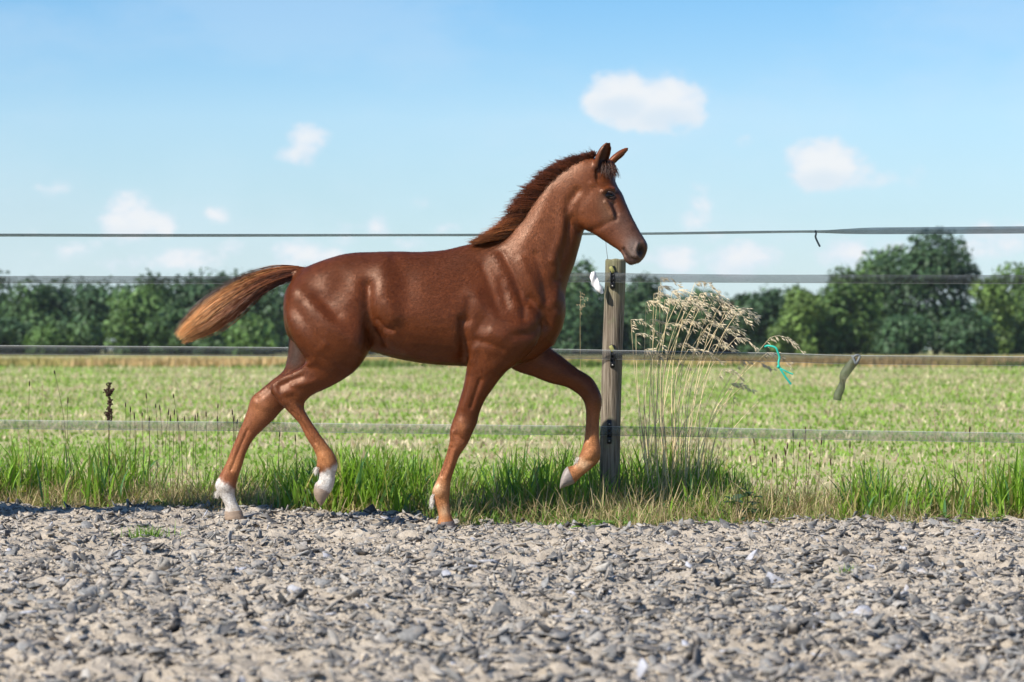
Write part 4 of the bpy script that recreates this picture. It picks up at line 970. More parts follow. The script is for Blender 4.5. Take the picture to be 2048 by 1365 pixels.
LOFTS['far_fore'] = loft([
    (985, 690, 1085, 640, .06, .07), (1010, 722, 1095, 676, .058, .078), (1030, 741, 1103, 697, .054, FF), (1066, 753, 1127, 716, .049, FF), (1099, 766, 1155, 738, .043, FF), (1131, 774, 1179, 752.5, .037, FF), (1151, 785, 1192, 768, .0355, FF),
    (1163, 796, 1202, 790, .035, FF), (1170, 811, 1204, 806, .033, FF), (1172, 831, 1200, 828, .026, FF), (1171, 855, 1198.5, 853, .0225, FF), (1168, 884, 1199, 878, .0235, FF),
    (1161, 906, 1201.5, 902, .0265, FF), (1154, 920, 1199, 920, .026, FF), (1150, 927, 1186, 935, .023, FF), (1147, 931, 1172, 946, .021, FF), (1140, 933, 1158, 958, .023, FF), (1134, 935, 1150, 966, .0255, FF), (1131, 939, 1147, 967.5, .024, FF)])
LOFTS['ear_near'] = ear((1199, 333), (1214, 283), .032, (0.80, -0.85, 0.0), 0.9, -.052, -.062, .12)
LOFTS['ear_far'] = ear((1221, 326), (1256, 294.5), .026, (0.85, -0.10, -0.35), 0.8, .050, .062, .05)
LOFTS['dock'] = loft([(622, 560, 622, 536, .030, 0), (604, 556, 606, 535, .026, 0), (575, 556, 574, 537, .019, 0), (545, 562, 540, 544, .014, 0), (515, 575, 510, 562, .009, 0)], n=16)

def build_body():
    Vs, Fs, k = [], [], 0
    for V, F in LOFTS.values():
        Vs.append(V); Fs += [f + k for f in F]; k += len(V)
    quads = np.vstack([f for f in Fs if f.shape[1] == 4]); tris = np.vstack([f for f in Fs if f.shape[1] == 3])
    me = mesh_np('cage', np.vstack(Vs), [quads, tris])
    tmp = bpy.data.objects.new('cage', me); COL.objects.link(tmp)
    md = tmp.modifiers.new('r', 'REMESH'); md.mode = 'VOXEL'; md.voxel_size = VOX; md.use_smooth_shade = True
    dg = bpy.context.evaluated_depsgraph_get(); ev = tmp.evaluated_get(dg)
    em = ev.to_mesh()
    nv = len(em.vertices); V = np.empty(nv * 3, np.float32); em.vertices.foreach_get('co', V); V = V.reshape(-1, 3).astype(float)
    nl = len(em.loops); li = np.empty(nl, np.int32); em.loops.foreach_get('vertex_index', li)
    lt = np.empty(len(em.polygons), np.int32); em.polygons.foreach_get('loop_total', lt)
    E = np.empty(len(em.edges) * 2, np.int32); em.edges.foreach_get('vertices', E); E = E.reshape(-1, 2)
    assert (lt == 4).all()
    F = li.reshape(-1, 4).copy()
    ev.to_mesh_clear(); bpy.data.objects.remove(tmp); bpy.data.meshes.remove(me)
    return V, F, E

VOX = 0.0045
def normals_of(V, F):
    d1 = V[F[:, 2]] - V[F[:, 0]]; d2 = V[F[:, 3]] - V[F[:, 1]]; fn = np.cross(d1, d2)
    N = np.zeros_like(V)
    for k in range(4):
        for a in range(3): N[:, a] += np.bincount(F[:, k], fn[:, a], len(V))
    return N / (np.linalg.norm(N, axis=1, keepdims=True) + 1e-12)

def lap(V, E, deg):
    S = np.empty_like(V)
    for a in range(V.shape[1]):
        S[:, a] = np.bincount(E[:, 0], V[E[:, 1], a], len(V)) + np.bincount(E[:, 1], V[E[:, 0], a], len(V))
    return S / deg[:, None] - V

def to_px(V):
    return np.stack((V[:, 0] / (K * V[:, 1] / D0) + 1024, HOR - (V[:, 2] - CH) / (K * V[:, 1] / D0)), -1)

def seg_dist(P, poly):
    poly = np.asarray(poly, float)
    if len(poly) == 1: return np.hypot(*(P - poly[0]).T)
    best = np.full(len(P), 1e9)
    for a, b in zip(poly[:-1], poly[1:]):
        ab = b - a; t = np.clip(((P - a) @ ab) / (ab @ ab + 1e-9), 0, 1)
        best = np.minimum(best, np.hypot(*(P - a - t[:, None] * ab).T))
    return best

# muscle relief: (points in photo px, width px, height mm, depth range relative to the spine)
NEAR = (-1, -0.02); NEAR_LIMB = (-1, -0.045)
RELIEF = [
    # shoulder, neck
    ([(1005, 505), (1014, 522), (1028, 548), (1040, 582), (1049, 614), (1050, 634)], 8, -6, NEAR),
    ([(990, 515), (1002, 540), (1017, 575), (1032, 612)], 12, 4, NEAR),
    ([(966, 530), (977, 560), (990, 598), (1000, 625)], 9, -3.5, NEAR),
    ([(1004, 560), (1010, 590), (1014, 612)], 8, -2.5, NEAR),
    ([(952, 596), (975, 622)], 22, 12, NEAR), ([(1000, 640), (1030, 655)], 18, 6, NEAR),
    ([(1045, 520), (1062, 560), (1080, 606)], 9, 6, NEAR), ([(1072, 510), (1088, 560), (1094, 600)], 9, -6, NEAR),
    ([(1060, 600), (1084, 622), (1092, 650)], 9, -8, NEAR), ([(1108, 520), (1118, 560), (1112, 600)], 8, 4, NEAR),
    ([(1140, 440), (1136, 480), (1124, 530), (1116, 560)], 7, -6, NEAR), ([(1128, 420), (1122, 470), (1105, 520)], 9, 5, NEAR),
    ([(1098, 380), (1080, 430), (1050, 480)], 16, 4, NEAR),
    ([(1155, 382), (1140, 402), (1132, 425), (1140, 446), (1158, 460)], 9, -7, NEAR),
    ([(1030, 670), (1060, 668), (1085, 650)], 9, -5, NEAR), ([(1075, 690), (1100, 660), (1112, 630)], 8, 4, NEAR), ([(1045, 712), (1075, 690)], 6, -4, NEAR),
    # elbow and girth
    ([(927, 640), (929, 680), (927, 722)], 10, -14, NEAR), ([(940, 600), (936, 640)], 10, -6, NEAR),
    ([(948, 700), (944, 722)], 10, 6, NEAR), ([(975, 712), (985, 735)], 18, 6, NEAR),
    ([(955, 680), (985, 690), (1005, 700)], 8, -5, NEAR), ([(985, 665), (1005, 672)], 10, 5, NEAR),
    # ribs
    
    # flank
    ([(766, 535), (774, 560), (772, 590), (784, 632)], 23, 10, NEAR), ([(780, 612), (788, 634)], 15, 4, NEAR),
    ([(736, 570), (737, 610), (744, 655), (752, 690)], 13, -17, NEAR), ([(758, 640), (770, 655), (785, 660)], 5, -6, NEAR), ([(785, 672), (800, 690), (820, 702)], 14, 7, NEAR),
    ([(750, 668), (764, 690)], 9, -9, NEAR), ([(812, 560), (816, 600)], 22, -4, NEAR), ([(746, 515), (790, 512)], 9, -3, NEAR), ([(762, 507), (775, 515)], 9, 4, NEAR),
    # croup and thigh
    ([(600, 585), (625, 612), (655, 640), (690, 672), (712, 690)], 19, 9, NEAR), ([(582, 590), (576, 630)], 16, 3, NEAR),
    ([(640, 592), (654, 612), (672, 630)], 15, -7, NEAR), ([(600, 628), (625, 668), (645, 700)], 12, -4, NEAR),
    ([(690, 565), (672, 582), (660, 600)], 18, -3, NEAR), ([(700, 610), (712, 650), (712, 700)], 18, 5, NEAR), ([(680, 520), (650, 545)], 18, 3, NEAR),
    ([(716, 700), (728, 708), (736, 700)], 5, 4, NEAR), ([(640, 712), (665, 730), (690, 742)], 8, -4, NEAR_LIMB), ([(650, 690), (630, 720), (612, 735)], 9, 4, NEAR_LIMB),
    # gaskin and hock
    ([(548, 766), (572, 754), (600, 742), (618, 728)], 6, 4, NEAR_LIMB), ([(560, 772), (580, 762), (602, 752)], 8, -6, NEAR_LIMB),
    ([(548, 772), (556, 790), (568, 806)], 6, 5, NEAR_LIMB), ([(572, 785), (590, 782), (600, 795)], 7, 5, NEAR_LIMB), ([(585, 770), (610, 768), (630, 762)], 6, 4, NEAR_LIMB),
    ([(598, 806), (606, 815)], 5, -4, NEAR_LIMB), ([(585, 822), (608, 855), (630, 886)], 3.2, -4, NEAR_LIMB), ([(650, 912), (660, 925)], 8, 4, NEAR_LIMB), ([(640, 940), (652, 952)], 5, -4, NEAR_LIMB),
    # near foreleg
    ([(960, 760), (950, 790), (942, 815)], 4.5, -6, NEAR_LIMB), ([(945, 740), (935, 780), (925, 815)], 7, 3, NEAR_LIMB), ([(925, 845), (930, 855)], 8, 5, NEAR_LIMB),
    ([(912, 870), (925, 880)], 6, -4, NEAR_LIMB), ([(905, 865), (904, 876)], 5, 4, NEAR_LIMB), ([(902, 895), (893, 925), (884, 952)], 2.8, -5, NEAR_LIMB), ([(910, 900), (902, 930), (893, 955)], 3.2, 2.5, NEAR_LIMB),
    ([(875, 978), (882, 984)], 8, 4, NEAR_LIMB), ([(884, 1000), (890, 1006)], 6, -3, NEAR_LIMB),
    # far legs
    ([(1180, 815), (1178, 850), (1176, 880)], 3.0, -4, (0.0, .2)), ([(1185, 905), (1180, 912)], 8, 3.5, (0.0, .2)), ([(1175, 922), (1190, 922)], 5, -3, (0, .2)), ([(1192, 790), (1190, 805)], 7, 3, (0, .2)), ([(1160, 775), (1172, 790)], 5, -3, (0, .2)),
    ([(515, 806), (530, 815)], 8, 4, (0, .2)), ([(520, 790), (535, 778)], 7, -4, (0, .2)), ([(495, 860), (478, 900), (462, 940)], 2.8, -5, (0, .2)), ([(503, 868), (487, 905), (472, 945)], 3.5, 2.5, (0, .2)), ([(450, 972), (456, 976)], 8, 4, (0, .2)),
    # head
    ([(1222, 392)], 12.2, -5.6, (-1, -.03)), ([(1207, 384), (1216, 380), (1227, 381)], 5.4, 3.7, (-1, -.03)), ([(1184, 366), (1198, 374), (1208, 382)], 4.7, 3.1, (-1, -.03)),
    ([(1196, 356), (1212, 362)], 10.8, -2.5, (-1, -.03)), ([(1212, 402), (1222, 418), (1227, 434)], 4.7, 3.1, (-1, -.03)), ([(1226, 408), (1231, 425), (1232, 437)], 6.1, -4.3, (-1, -.03)),
    ([(1180, 462), (1200, 455), (1214, 446), (1226, 440)], 6.8, -3.7, (-1, -.03)), ([(1180, 420), (1190, 440)], 27.0, 3.1, (-1, -.03)), ([(1238, 440), (1250, 448), (1262, 456)], 5.4, 1.9, (-1, -.03)), ([(1243, 432), (1256, 446)], 6.8, -1.9, (-1, -.03)),
    ([(1245, 465), (1260, 480)], 16.2, 1.9, (-1, -.03)),
    ([(1283, 502)], 7.0, -13, (-1, -.03)), ([(1282, 494), (1281, 507)], 5.5, -9, (-1, -.03)), ([(1275, 489), (1272, 500), (1274, 513)], 3.6, 5.5, (-1, -.03)), ([(1286, 485), (1292, 494), (1291, 507)], 3.6, 4, (-1, -.03)),
    ([(1247, 498), (1254, 508), (1263, 517), (1274, 518)], 3.0, -8, (-1, -.03)), ([(1252, 518), (1260, 526)], 5, 4, (-1, -.03)), ([(1266, 511), (1276, 514)], 4.5, 4, (-1, -.03)), ([(1246, 506), (1250, 516)], 4, 3, (-1, -.03)),
    ([(1206, 383), (1216, 378), (1228, 379)], 4, 5, (-1, -.03)), ([(1212, 404), (1222, 419), (1228, 436)], 4, 5, (-1, -.03)), ([(1229, 408), (1235, 426)], 5, -6, (-1, -.03)),
]

def make_foal():
    V, F, E = build_body()
    deg = np.bincount(E.ravel(), minlength=len(V)).astype(float)
    # first a general Taubin smoothing, then extra blending where limbs and neck run into the trunk
    P = to_px(V); yo = V[:, 1] - D0
    earm = ((P[:, 1] < 326) & (P[:, 0] > 1184)).astype(float)
    for it in range(10):
        V = V + (0.5 * (1 - .8 * earm))[:, None] * lap(V, E, deg); V = V - (0.51 * (1 - .8 * earm))[:, None] * lap(V, E, deg)
    blend = np.zeros(len(V))
    for pts, w in (([(735, 580), (745, 690)], 24), ([(600, 690), (700, 700)], 20), ([(590, 560), (640, 560), (740, 540)], 30), ([(935, 560), (935, 720)], 15), ([(950, 520), (1040, 520)], 26), ([(1075, 560), (1085, 640), (1050, 700)], 24),
                   ([(990, 490), (1060, 560), (1120, 600)], 26), ([(1040, 735), (1100, 690)], 16), ([(1135, 400), (1165, 450)], 11), ([(1165, 330), (1170, 400)], 16), ([(1190, 335), (1215, 330)], 8), ([(600, 540), (616, 560)], 12), ([(580, 690), (640, 690)], 16)):
        blend = np.maximum(blend, np.exp(-(seg_dist(P, pts) / w) ** 2))
    thick = 1 / (1 + np.exp((P[:, 1] - 690) / 10)) * (P[:, 0] < 1135) * (P[:, 0] > 560)
    for it in range(16):
        V = V + (0.5 * thick)[:, None] * lap(V, E, deg)
    for it in range(26):
        V = V + (0.5 * blend)[:, None] * lap(V, E, deg)
    for it in range(4):
        V = V + (0.4 * (1 - earm))[:, None] * lap(V, E, deg); V = V - (0.42 * (1 - earm))[:, None] * lap(V, E, deg)
    P = to_px(V); yo = V[:, 1] - D0; N = normals_of(V, F)
    facing = np.clip(-N[:, 1] * 1.6, 0, 1)
    facing_far = np.clip(N[:, 1] * 1.6, 0, 1)
    disp = np.zeros(len(V))
    for pts, w, mm, (y0, y1) in RELIEF:
        g = np.exp(-(seg_dist(P, pts) / w) ** 2) * mm * 0.001 * (1.3 if y1 == -0.02 else 1.12)
        near = (yo > y0) & (yo < y1)
        disp += g * near * facing
        if y0 == -1:      # the hidden side has the same muscles
            if pts[0][0] > 1160 or y1 == -0.02: disp += g * (yo > 0.02) * facing_far
    disp += 0.0014 * fbm(np.stack((P[:, 0] / 22, P[:, 1] / 22, yo * 20), -1), 3, 5) * (1 - earm)
    V = V + N * disp[:, None]
    for it in range(1):
        V = V + (0.3 * (1 - earm))[:, None] * lap(V, E, deg)
    P = to_px(V); yo = V[:, 1] - D0
    # ---- coat colours (the animal's markings, darkened hollows, shade painted on face and inner thigh)
    x, y = P[:, 0], P[:, 1]
    def m(pts, w): return np.exp(-(seg_dist(P, pts) / w) ** 2)[:, None]
    def lerp(c, d, f): return c * (1 - f) + np.array(d) * f
    C = np.tile(np.array((.094, .0218, .0052)), (len(V), 1))
    C = lerp(C, (.136, .034, .0086), np.clip(fbm(np.stack((x / 60, y / 60, yo * 8), -1), 3, 2) * 1.8 + .25, 0, .8)[:, None])
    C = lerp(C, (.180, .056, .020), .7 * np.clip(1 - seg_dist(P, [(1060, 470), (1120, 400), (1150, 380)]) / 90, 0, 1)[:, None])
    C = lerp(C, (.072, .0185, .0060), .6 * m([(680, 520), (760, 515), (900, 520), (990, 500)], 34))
    legm = lambda pts, w, c, f, sel: lerp(C, c, f * m(pts, w) * sel[:, None])
    near = yo < 0; far = yo > 0
    tan = (.40, .165, .062); pale = (.62, .40, .23); white = (.60, .56, .51)
    for pts, w, c, f, sel in (
        ([(585, 830), (640, 905)], 30, (.26, .088, .034), .9, near), ([(645, 905), (655, 920)], 22, tan, .95, near),
        ([(500, 850), (455, 960)], 36, (.26, .088, .034), .9, far), ([(520, 815)], 26, (.34, .13, .055), .8, far), ([(470, 930)], 16, tan, .6, far),
        ([(915, 890), (885, 960)], 26, (.26, .088, .034), .9, near), ([(882, 975), (885, 1040)], 26, tan, .95, near), ([(872, 976)], 11, pale, .95, near), ([(888, 1022)], 9, pale, .7, near), ([(925, 850)], 14, (.34, .13, .055), .7, near),
        ([(1185, 830), (1183, 880)], 26, (.26, .088, .034), .9, far), ([(1180, 890), (1180, 915), (1150, 950)], 24, tan, .95, far), ([(1170, 930), (1160, 925)], 9, pale, .8, far)):
        C = legm(pts, w, c, f, sel)
    # white socks on the hind legs, ragged upper edge
    jit = 5 * fbm(np.stack((x / 6, y / 6, yo * 90), -1), 2, 9)
    s1 = 1 / (1 + np.exp(-((y - 940 + .55 * (655 - x) * -1) - jit * 3) / 2.0)) * near * (x > 600) * (x < 700) * (y > 915)
    s2 = 1 / (1 + np.exp(-((y - 968 + .75 * (452 - x)) - jit * 3) / 2.0)) * far * (x < 505) * (y > 920)
    C = lerp(C, white, np.clip(s1, 0, 1)[:, None]); C = lerp(C, white, np.clip(s2, 0, 1)[:, None]); sock = np.clip(s1 + s2, 0, 1); C = lerp(C, (.36, .29, .22), (sock * np.clip(.15 + 2.2 * fbm(np.stack((x / 9, y / 9, yo * 60), -1), 3, 71) + .5 * np.clip((y - 1000) / 30, 0, 1), 0, .75))[:, None])
    C = lerp(C, (.42, .36, .32), .8 * m([(633, 970), (650, 984)], 7) * near[:, None])
    head = (x > 1120) & (y < 540)
    hs = head[:, None].astype(float)
    C = lerp(C, (.055, .022, .014), .85 * hs * m([(1236, 350), (1256, 395), (1275, 440), (1292, 478)], 13))  # dark face hair, deepened to carry the front plane's shade
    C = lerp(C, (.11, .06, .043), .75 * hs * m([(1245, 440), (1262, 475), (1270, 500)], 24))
    C = lerp(C, (.16, .08, .045), .6 * hs * m([(1205, 400), (1215, 430)], 15))
    C = lerp(C, (.17, .125, .105), .85 * hs * m([(1268, 490), (1265, 508)], 15))
    C = lerp(C, (.07, .04, .03), .8 * hs * m([(1252, 512), (1262, 526), (1285, 520)], 7))
    C = lerp(C, (.010, .007, .006), hs * np.clip(1.4 * np.exp(-((x - 1283) / 7.5) ** 2 - ((y - 501) / 10.5) ** 2), 0, 1)[:, None])
    C = lerp(C, (.03, .016, .012), .9 * hs * m([(1247, 498), (1254, 508), (1263, 517), (1274, 518)], 2.5))
    C = lerp(C, (.025, .013, .010), .95 * hs * np.clip(1.3 * np.exp(-((x - 1221) / 14) ** 2 - ((y - 392) / 9.5) ** 2), 0, 1)[:, None])
    C = lerp(C, (.085, .035, .022), .8 * hs * m([(1225, 405), (1230, 425), (1231, 436)], 5))
    C = lerp(C, (.045, .018, .012), .9 * hs * ((yo < -.03)[:, None]) * m([(1196, 335), (1205, 318), (1208, 300)], 9))
    C = lerp(C, (.020, .010, .008), .9 * hs * m([(1207, 281), (1217, 284)], 4)); C = lerp(C, (.02, .01, .008), .9 * hs * m([(1258, 293)], 4))
    C = lerp(C, (.055, .04, .035), .85 * ((yo > -.02) & (x < 625) & (y > 655) & (y < 740))[:, None] * m([(595, 690), (590, 720)], 18))  # shadow on the far inner thigh painted as dark grey coat
    mat, t, b = material('chestnut_coat', rough=0.45, spec=0.5)
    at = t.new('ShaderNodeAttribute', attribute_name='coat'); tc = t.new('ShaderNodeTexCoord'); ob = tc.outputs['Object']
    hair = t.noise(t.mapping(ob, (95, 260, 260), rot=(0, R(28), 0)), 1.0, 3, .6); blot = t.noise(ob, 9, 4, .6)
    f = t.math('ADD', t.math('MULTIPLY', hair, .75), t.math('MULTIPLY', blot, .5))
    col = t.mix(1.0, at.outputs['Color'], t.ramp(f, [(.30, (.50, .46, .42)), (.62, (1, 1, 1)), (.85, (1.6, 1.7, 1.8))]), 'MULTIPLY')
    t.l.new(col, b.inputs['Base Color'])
    t.l.new(t.smooth(hair, .2, .8, .48, .42), b.inputs['Roughness'])
    
    b.inputs['Specular Tint'].default_value = (1, .68, .52, 1)
    bp = t.new('ShaderNodeBump'); bp.inputs['Strength'].default_value = .12; bp.inputs['Distance'].default_value = .003
    t.l.new(hair, bp.inputs['Height']); t.l.new(bp.outputs[0], b.inputs['Normal'])
    root = empty('foal', (-.3, D0, 0))
    tag(root, 'chestnut foal with white hind socks trotting along the tape fence', 'foal')
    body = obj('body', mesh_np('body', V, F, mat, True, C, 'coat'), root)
    # the short coat itself: fine hairs lying along the body
    rg = np.random.default_rng(2); nh = 190000
    a, b_, c_, d_ = (V[F[:, k]] for k in range(4)); ar = np.linalg.norm(np.cross(c_ - a, d_ - b_), axis=1)
    fi = rg.choice(len(F), nh, p=ar / ar.sum()); uv = rg.random((nh, 2, 1)); u, v = uv[:, 0], uv[:, 1]
    pos = (a[fi] * (1 - u) + b_[fi] * u) * (1 - v) + (d_[fi] * (1 - u) + c_[fi] * u) * v
    Nn = normals_of(V, F)[F[fi, 0]]; Cc = C[F[fi, 0]]; pp = to_px(pos)
    keepear = ~((pp[:, 1] < 330) & (pp[:, 0] > 1184)); hole = (np.hypot((pp[:, 0] - 1283) / 8, (pp[:, 1] - 501) / 11) < 1) | (np.hypot((pp[:, 0] - 1220) / 13, (pp[:, 1] - 391) / 9) < 1)
    k = keepear & ~hole; pos, Nn, Cc, pp = pos[k], Nn[k], Cc[k], pp[k]; nh = len(pos)
    flow = np.tile((-.72, 0., -.60), (nh, 1))
    neckw = np.clip(1 - seg_dist(pp, [(1040, 540), (1100, 440), (1150, 380)]) / 90, 0, 1)[:, None]; flow = flow * (1 - neckw) + np.array((-.45, 0, -.9)) * neckw
    hd = ((pp[:, 0] > 1150) & (pp[:, 1] < 540) & (pp[:, 0] > 1135 + (pp[:, 1] - 400) * .2))[:, None]; flow = np.where(hd, np.array((.25, 0, -1.0)), flow)
    lg = np.clip((pp[:, 1] - 730) / 40, 0, 1)[:, None]; flow = flow * (1 - lg) + np.array((-.05, 0, -1.0)) * lg
    wav = fbm(np.stack((pp[:, 0] / 26, pp[:, 1] / 26, 0 * pp[:, 0]), -1), 2, 40)
    flow = flow + np.stack((wav * .8, rg.normal(0, .1, nh), -wav * .8), -1) + rg.normal(0, .16, (nh, 3))
    flow -= Nn * (flow * Nn).sum(1, keepdims=True); flow /= np.linalg.norm(flow, axis=1, keepdims=True) + 1e-9
    sd_ = np.cross(flow, Nn); ln = rg.uniform(.007, .014, (nh, 1)) * np.where(hd | (lg > .5), .65, 1.0); wd = rg.uniform(.0006, .0011, (nh, 1))
    rise = rg.uniform(.10, .26, (nh, 1)); p0 = pos - Nn * .0006; p1 = pos + flow * ln * .5 + Nn * ln * rise * .6; p2 = pos + flow * ln + Nn * ln * rise * .75
    HV = np.stack((p0 - sd_ * wd, p0 + sd_ * wd, p1 + sd_ * wd * .8, p1 - sd_ * wd * .8, p2), 1).reshape(-1, 3); o5 = (np.arange(nh) * 5)[:, None]
    HQ = np.array((0, 1, 2, 3))[None] + o5; HT = np.array((3, 2, 4))[None] + o5
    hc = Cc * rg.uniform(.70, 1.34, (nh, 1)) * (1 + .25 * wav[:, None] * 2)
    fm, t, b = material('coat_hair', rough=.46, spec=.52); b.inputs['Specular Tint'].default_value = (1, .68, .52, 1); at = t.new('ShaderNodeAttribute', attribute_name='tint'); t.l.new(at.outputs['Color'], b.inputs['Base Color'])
    fmsh = mesh_np('coat_hair', HV, [HQ, HT], fm, True, np.repeat(hc, 5, 0)); hn = Nn + rg.normal(0, .03, (nh, 3)); hn /= np.linalg.norm(hn, axis=1, keepdims=True)
    fmsh.normals_split_custom_set_from_vertices(np.repeat(hn, 5, 0).tolist())      # sleek coat: the hairs take the lie of the skin
    fur = obj('coat_hair', fmsh, root); tag(fur, kind='stuff')
    return root, body, (V, F, P)

FOAL, BODY, FB = make_foal()

# hooves
hm, t, b = material('hoof_horn', (.12, .10, .095), .5, .4)
at = t.new('ShaderNodeAttribute', attribute_name='tint'); tc = t.new('ShaderNodeTexCoord')
nz = t.noise(t.mapping(tc.outputs['Object'], (60, 60, 300)), 1, 3); 
t.l.new(t.mix(1.0, at.outputs['Color'], t.ramp(nz, [(.2, (.6, .6, .6)), (.8, (1.35, 1.3, 1.25))]), 'MULTIPLY'), b.inputs['Base Color'])
for st, col in (
    ([(449, 1023, 484, 1021, .027, FH), (449, 1029, 486, 1028, .029, FH), (449, 1035, 488, 1035, .031, FH), (450, 1040, 488, 1040, .030, FH)], (.30, .22, .16)),
    ([(629, 972, 661, 985, .026, NH), (627, 983, 655, 994, .027, NH), (630, 996, 650, 1003, .022, NH), (637, 1007, 645, 1010, .012, NH), (640, 1011, 643, 1012, .006, NH)], (.27, .20, .15)),
    ([(876, 1045, 908.5, 1042, .028, NF), (875, 1050, 910, 1049, .030, NF), (873, 1057, 913, 1057, .033, NF), (874, 1062, 913, 1062, .031, NF)], (.16, .13, .12)),
    ([(1135, 933, 1150, 967, .026, FF), (1128, 941, 1141, 970.5, .028, FF), (1122.5, 955, 1130, 974.5, .028, FF), (1120, 968, 1123, 977.5, .023, FF), (1119.5, 977, 1121, 979, .012, FF)], (.26, .22, .20))):
    V_, F_ = loft(st, n=20, sub=4)
    q = [f for f in F_ if f.shape[1] == 4]; tr = [f for f in F_ if f.shape[1] == 3]
    obj('hoof', mesh_np('hoof', V_, q + tr, hm, True, np.tile(col, (len(V_), 1))), FOAL)

# eyes: dark globe with lids
em, t, b = material('eye', (.006, .004, .003), .12, .25)
lm, t, b = material('eyelid', (.045, .025, .02), .45, .4)
import bmesh
def ball(name, c, r, mat, parent, sc=(1, 1, 1)):
    bm = bmesh.new(); bmesh.ops.create_uvsphere(bm, u_segments=20, v_segments=14, radius=r)
    for v in bm.verts: v.co = Vector((v.co.x * sc[0], v.co.y * sc[1], v.co.z * sc[2])) + Vector(c)
    me = bpy.data.meshes.new(name); bm.to_mesh(me); bm.free(); me.materials.append(mat)
    me.polygons.foreach_set('use_smooth', np.ones(len(me.polygons), bool)); 
    return obj(name, me, parent)
def surface_at(px, py, side=-1):
    V, F, P = FB
    s = np.hypot(P[:, 0] - px, P[:, 1] - py) < 4
    return V[s][np.argmin(V[s][:, 1] * -side)]
s0 = surface_at(1220, 391)
eye = ball('eye', s0 + np.array((0, .011, 0)), .0205, em, FOAL)
def lid(dz, bend, r=.0032):
    c = W(1220, 391, s0[1]); n = 14; u = np.linspace(-1, 1, n)
    X = c[0] + u * .022; Z = c[2] - u * .003 + dz * (1 - u * u); Y = np.full(n, s0[1] - .0035) + .010 * np.abs(u) ** 2
    C = np.stack((X, Y, Z), -1); ph = np.arange(8) * math.pi / 4
    rr = r * (1 - .6 * np.abs(u) ** 3)
    V = C[:, None] + rr[:, None, None] * np.stack((0 * ph, np.cos(ph), np.sin(ph) * 1.3), -1)[None]
    return mesh_np('eyelid', V.reshape(-1, 3), ring_faces(n, 8), lm, True)
obj('eyelid', lid(.0130, 0), eye); obj('eyelid', lid(-.0110, 0), eye)

# ---- mane, forelock, tail, feather
def hair_mat(name, rough=.42):
    m, t, b = material(name, rough=rough, spec=.4)
    at = t.new('ShaderNodeAttribute', attribute_name='tint'); t.l.new(at.outputs['Color'], b.inputs['Base Color'])
    return m
hair_m = hair_mat('hair')
rng = np.random.default_rng(11)
def interp_poly(T, keys):
    K_ = np.array(keys, float); u = np.linspace(0, 1, len(K_)); C = catmull(K_, 12); uu = np.linspace(0, 1, len(C))
    return np.stack([np.interp(T, uu, C[:, k]) for k in range(K_.shape[1])], -1)
def make_mane():
    n = 6400
    T = rng.random(n); 
    keys = [(962, 486, 930, 488), (1000, 478, 936, 484), (1022, 460, 952, 472), (1039, 443, 985, 448), (1055, 419, 1002, 422), (1071, 400, 1016, 398), (1085, 383, 1035, 376), (1099, 367, 1054, 357),
            (1120, 350, 1078, 337), (1142, 336, 1108, 321), (1160, 326, 1138, 312), (1180, 317, 1171, 306), (1190, 312, 1187, 304)]
    # hair stands in locks: every strand leans to the middle of its lock
    lock = np.round(T * 50 + rng.normal(0, .25, n)) / 50
    Q = interp_poly(np.clip(T, 0, 1), keys); QL = interp_poly(np.clip(lock, 0, 1), keys)
    side = rng.random(n)                      # 0 near side of the crest, 1 far side
    Q[:, 2:] = Q[:, :2] + (Q[:, 2:] - Q[:, :2]) * .92; QL[:, 2:] = QL[:, :2] + (QL[:, 2:] - QL[:, :2]) * .92
    r = np.array([W(a, b, D0) for a, b in Q[:, :2]]); tip = np.array([W(a, b, D0) for a, b in Q[:, 2:]]); tipl = np.array([W(a, b, D0) for a, b in QL[:, 2:]])
    d = tip - r
    r = r + d * (side * .42 - .30)[:, None]; r[:, 1] += -.034 + side * .062 - .01 * T
    le = (.60 + .38 * rng.random(n)) * (.94 + .16 * rng.random(80))[(lock * 50).astype(int) % 80] * (1 - .18 * side)
    end = r + (tip + (tipl - tip) * .6 - r) * le[:, None]; end[:, 1] = D0 - .045 + .06 * side + rng.normal(0, .009, n) - .012
    end += rng.normal(0, .0045, (n, 3)) * np.where(rng.random(n) < .12, 3.0, 1.0)[:, None]; mid = (r + end) / 2; mid[:, 2] += .007 + .01 * rng.random(n); mid[:, 1] -= .012 * (1 - side); mid += rng.normal(0, .005, (n, 3))
    V, F, tt, si = strands(r, mid, end, np.full(n, .0011), 5, 3)
    base = np.array((.165, .044, .015)); warm = np.array((.42, .15, .045)); dark = np.array((.065, .020, .010))
    w = np.clip(1.25 - T * 3.4 + rng.normal(0, .16, n), 0, 1)[si][:, None]
    c = base * (1 - w) + warm * w
    dk = np.clip((T - .55) * 1.6 + rng.normal(0, .2, n), 0, .85)[si][:, None]; c = c * (1 - dk) + dark * dk
    c = c * ((.7 + .6 * rng.random(n)) * (.5 + 1.1 * rng.random(80))[(lock * 50).astype(int) % 80])[si][:, None]
    c = c * (1 - .25 * tt[:, None]) + np.array((.15, .05, .025)) * .25 * tt[:, None]
    return obj('mane', mesh_np('mane', V, F, hair_m, True, c), FOAL)
make_mane()
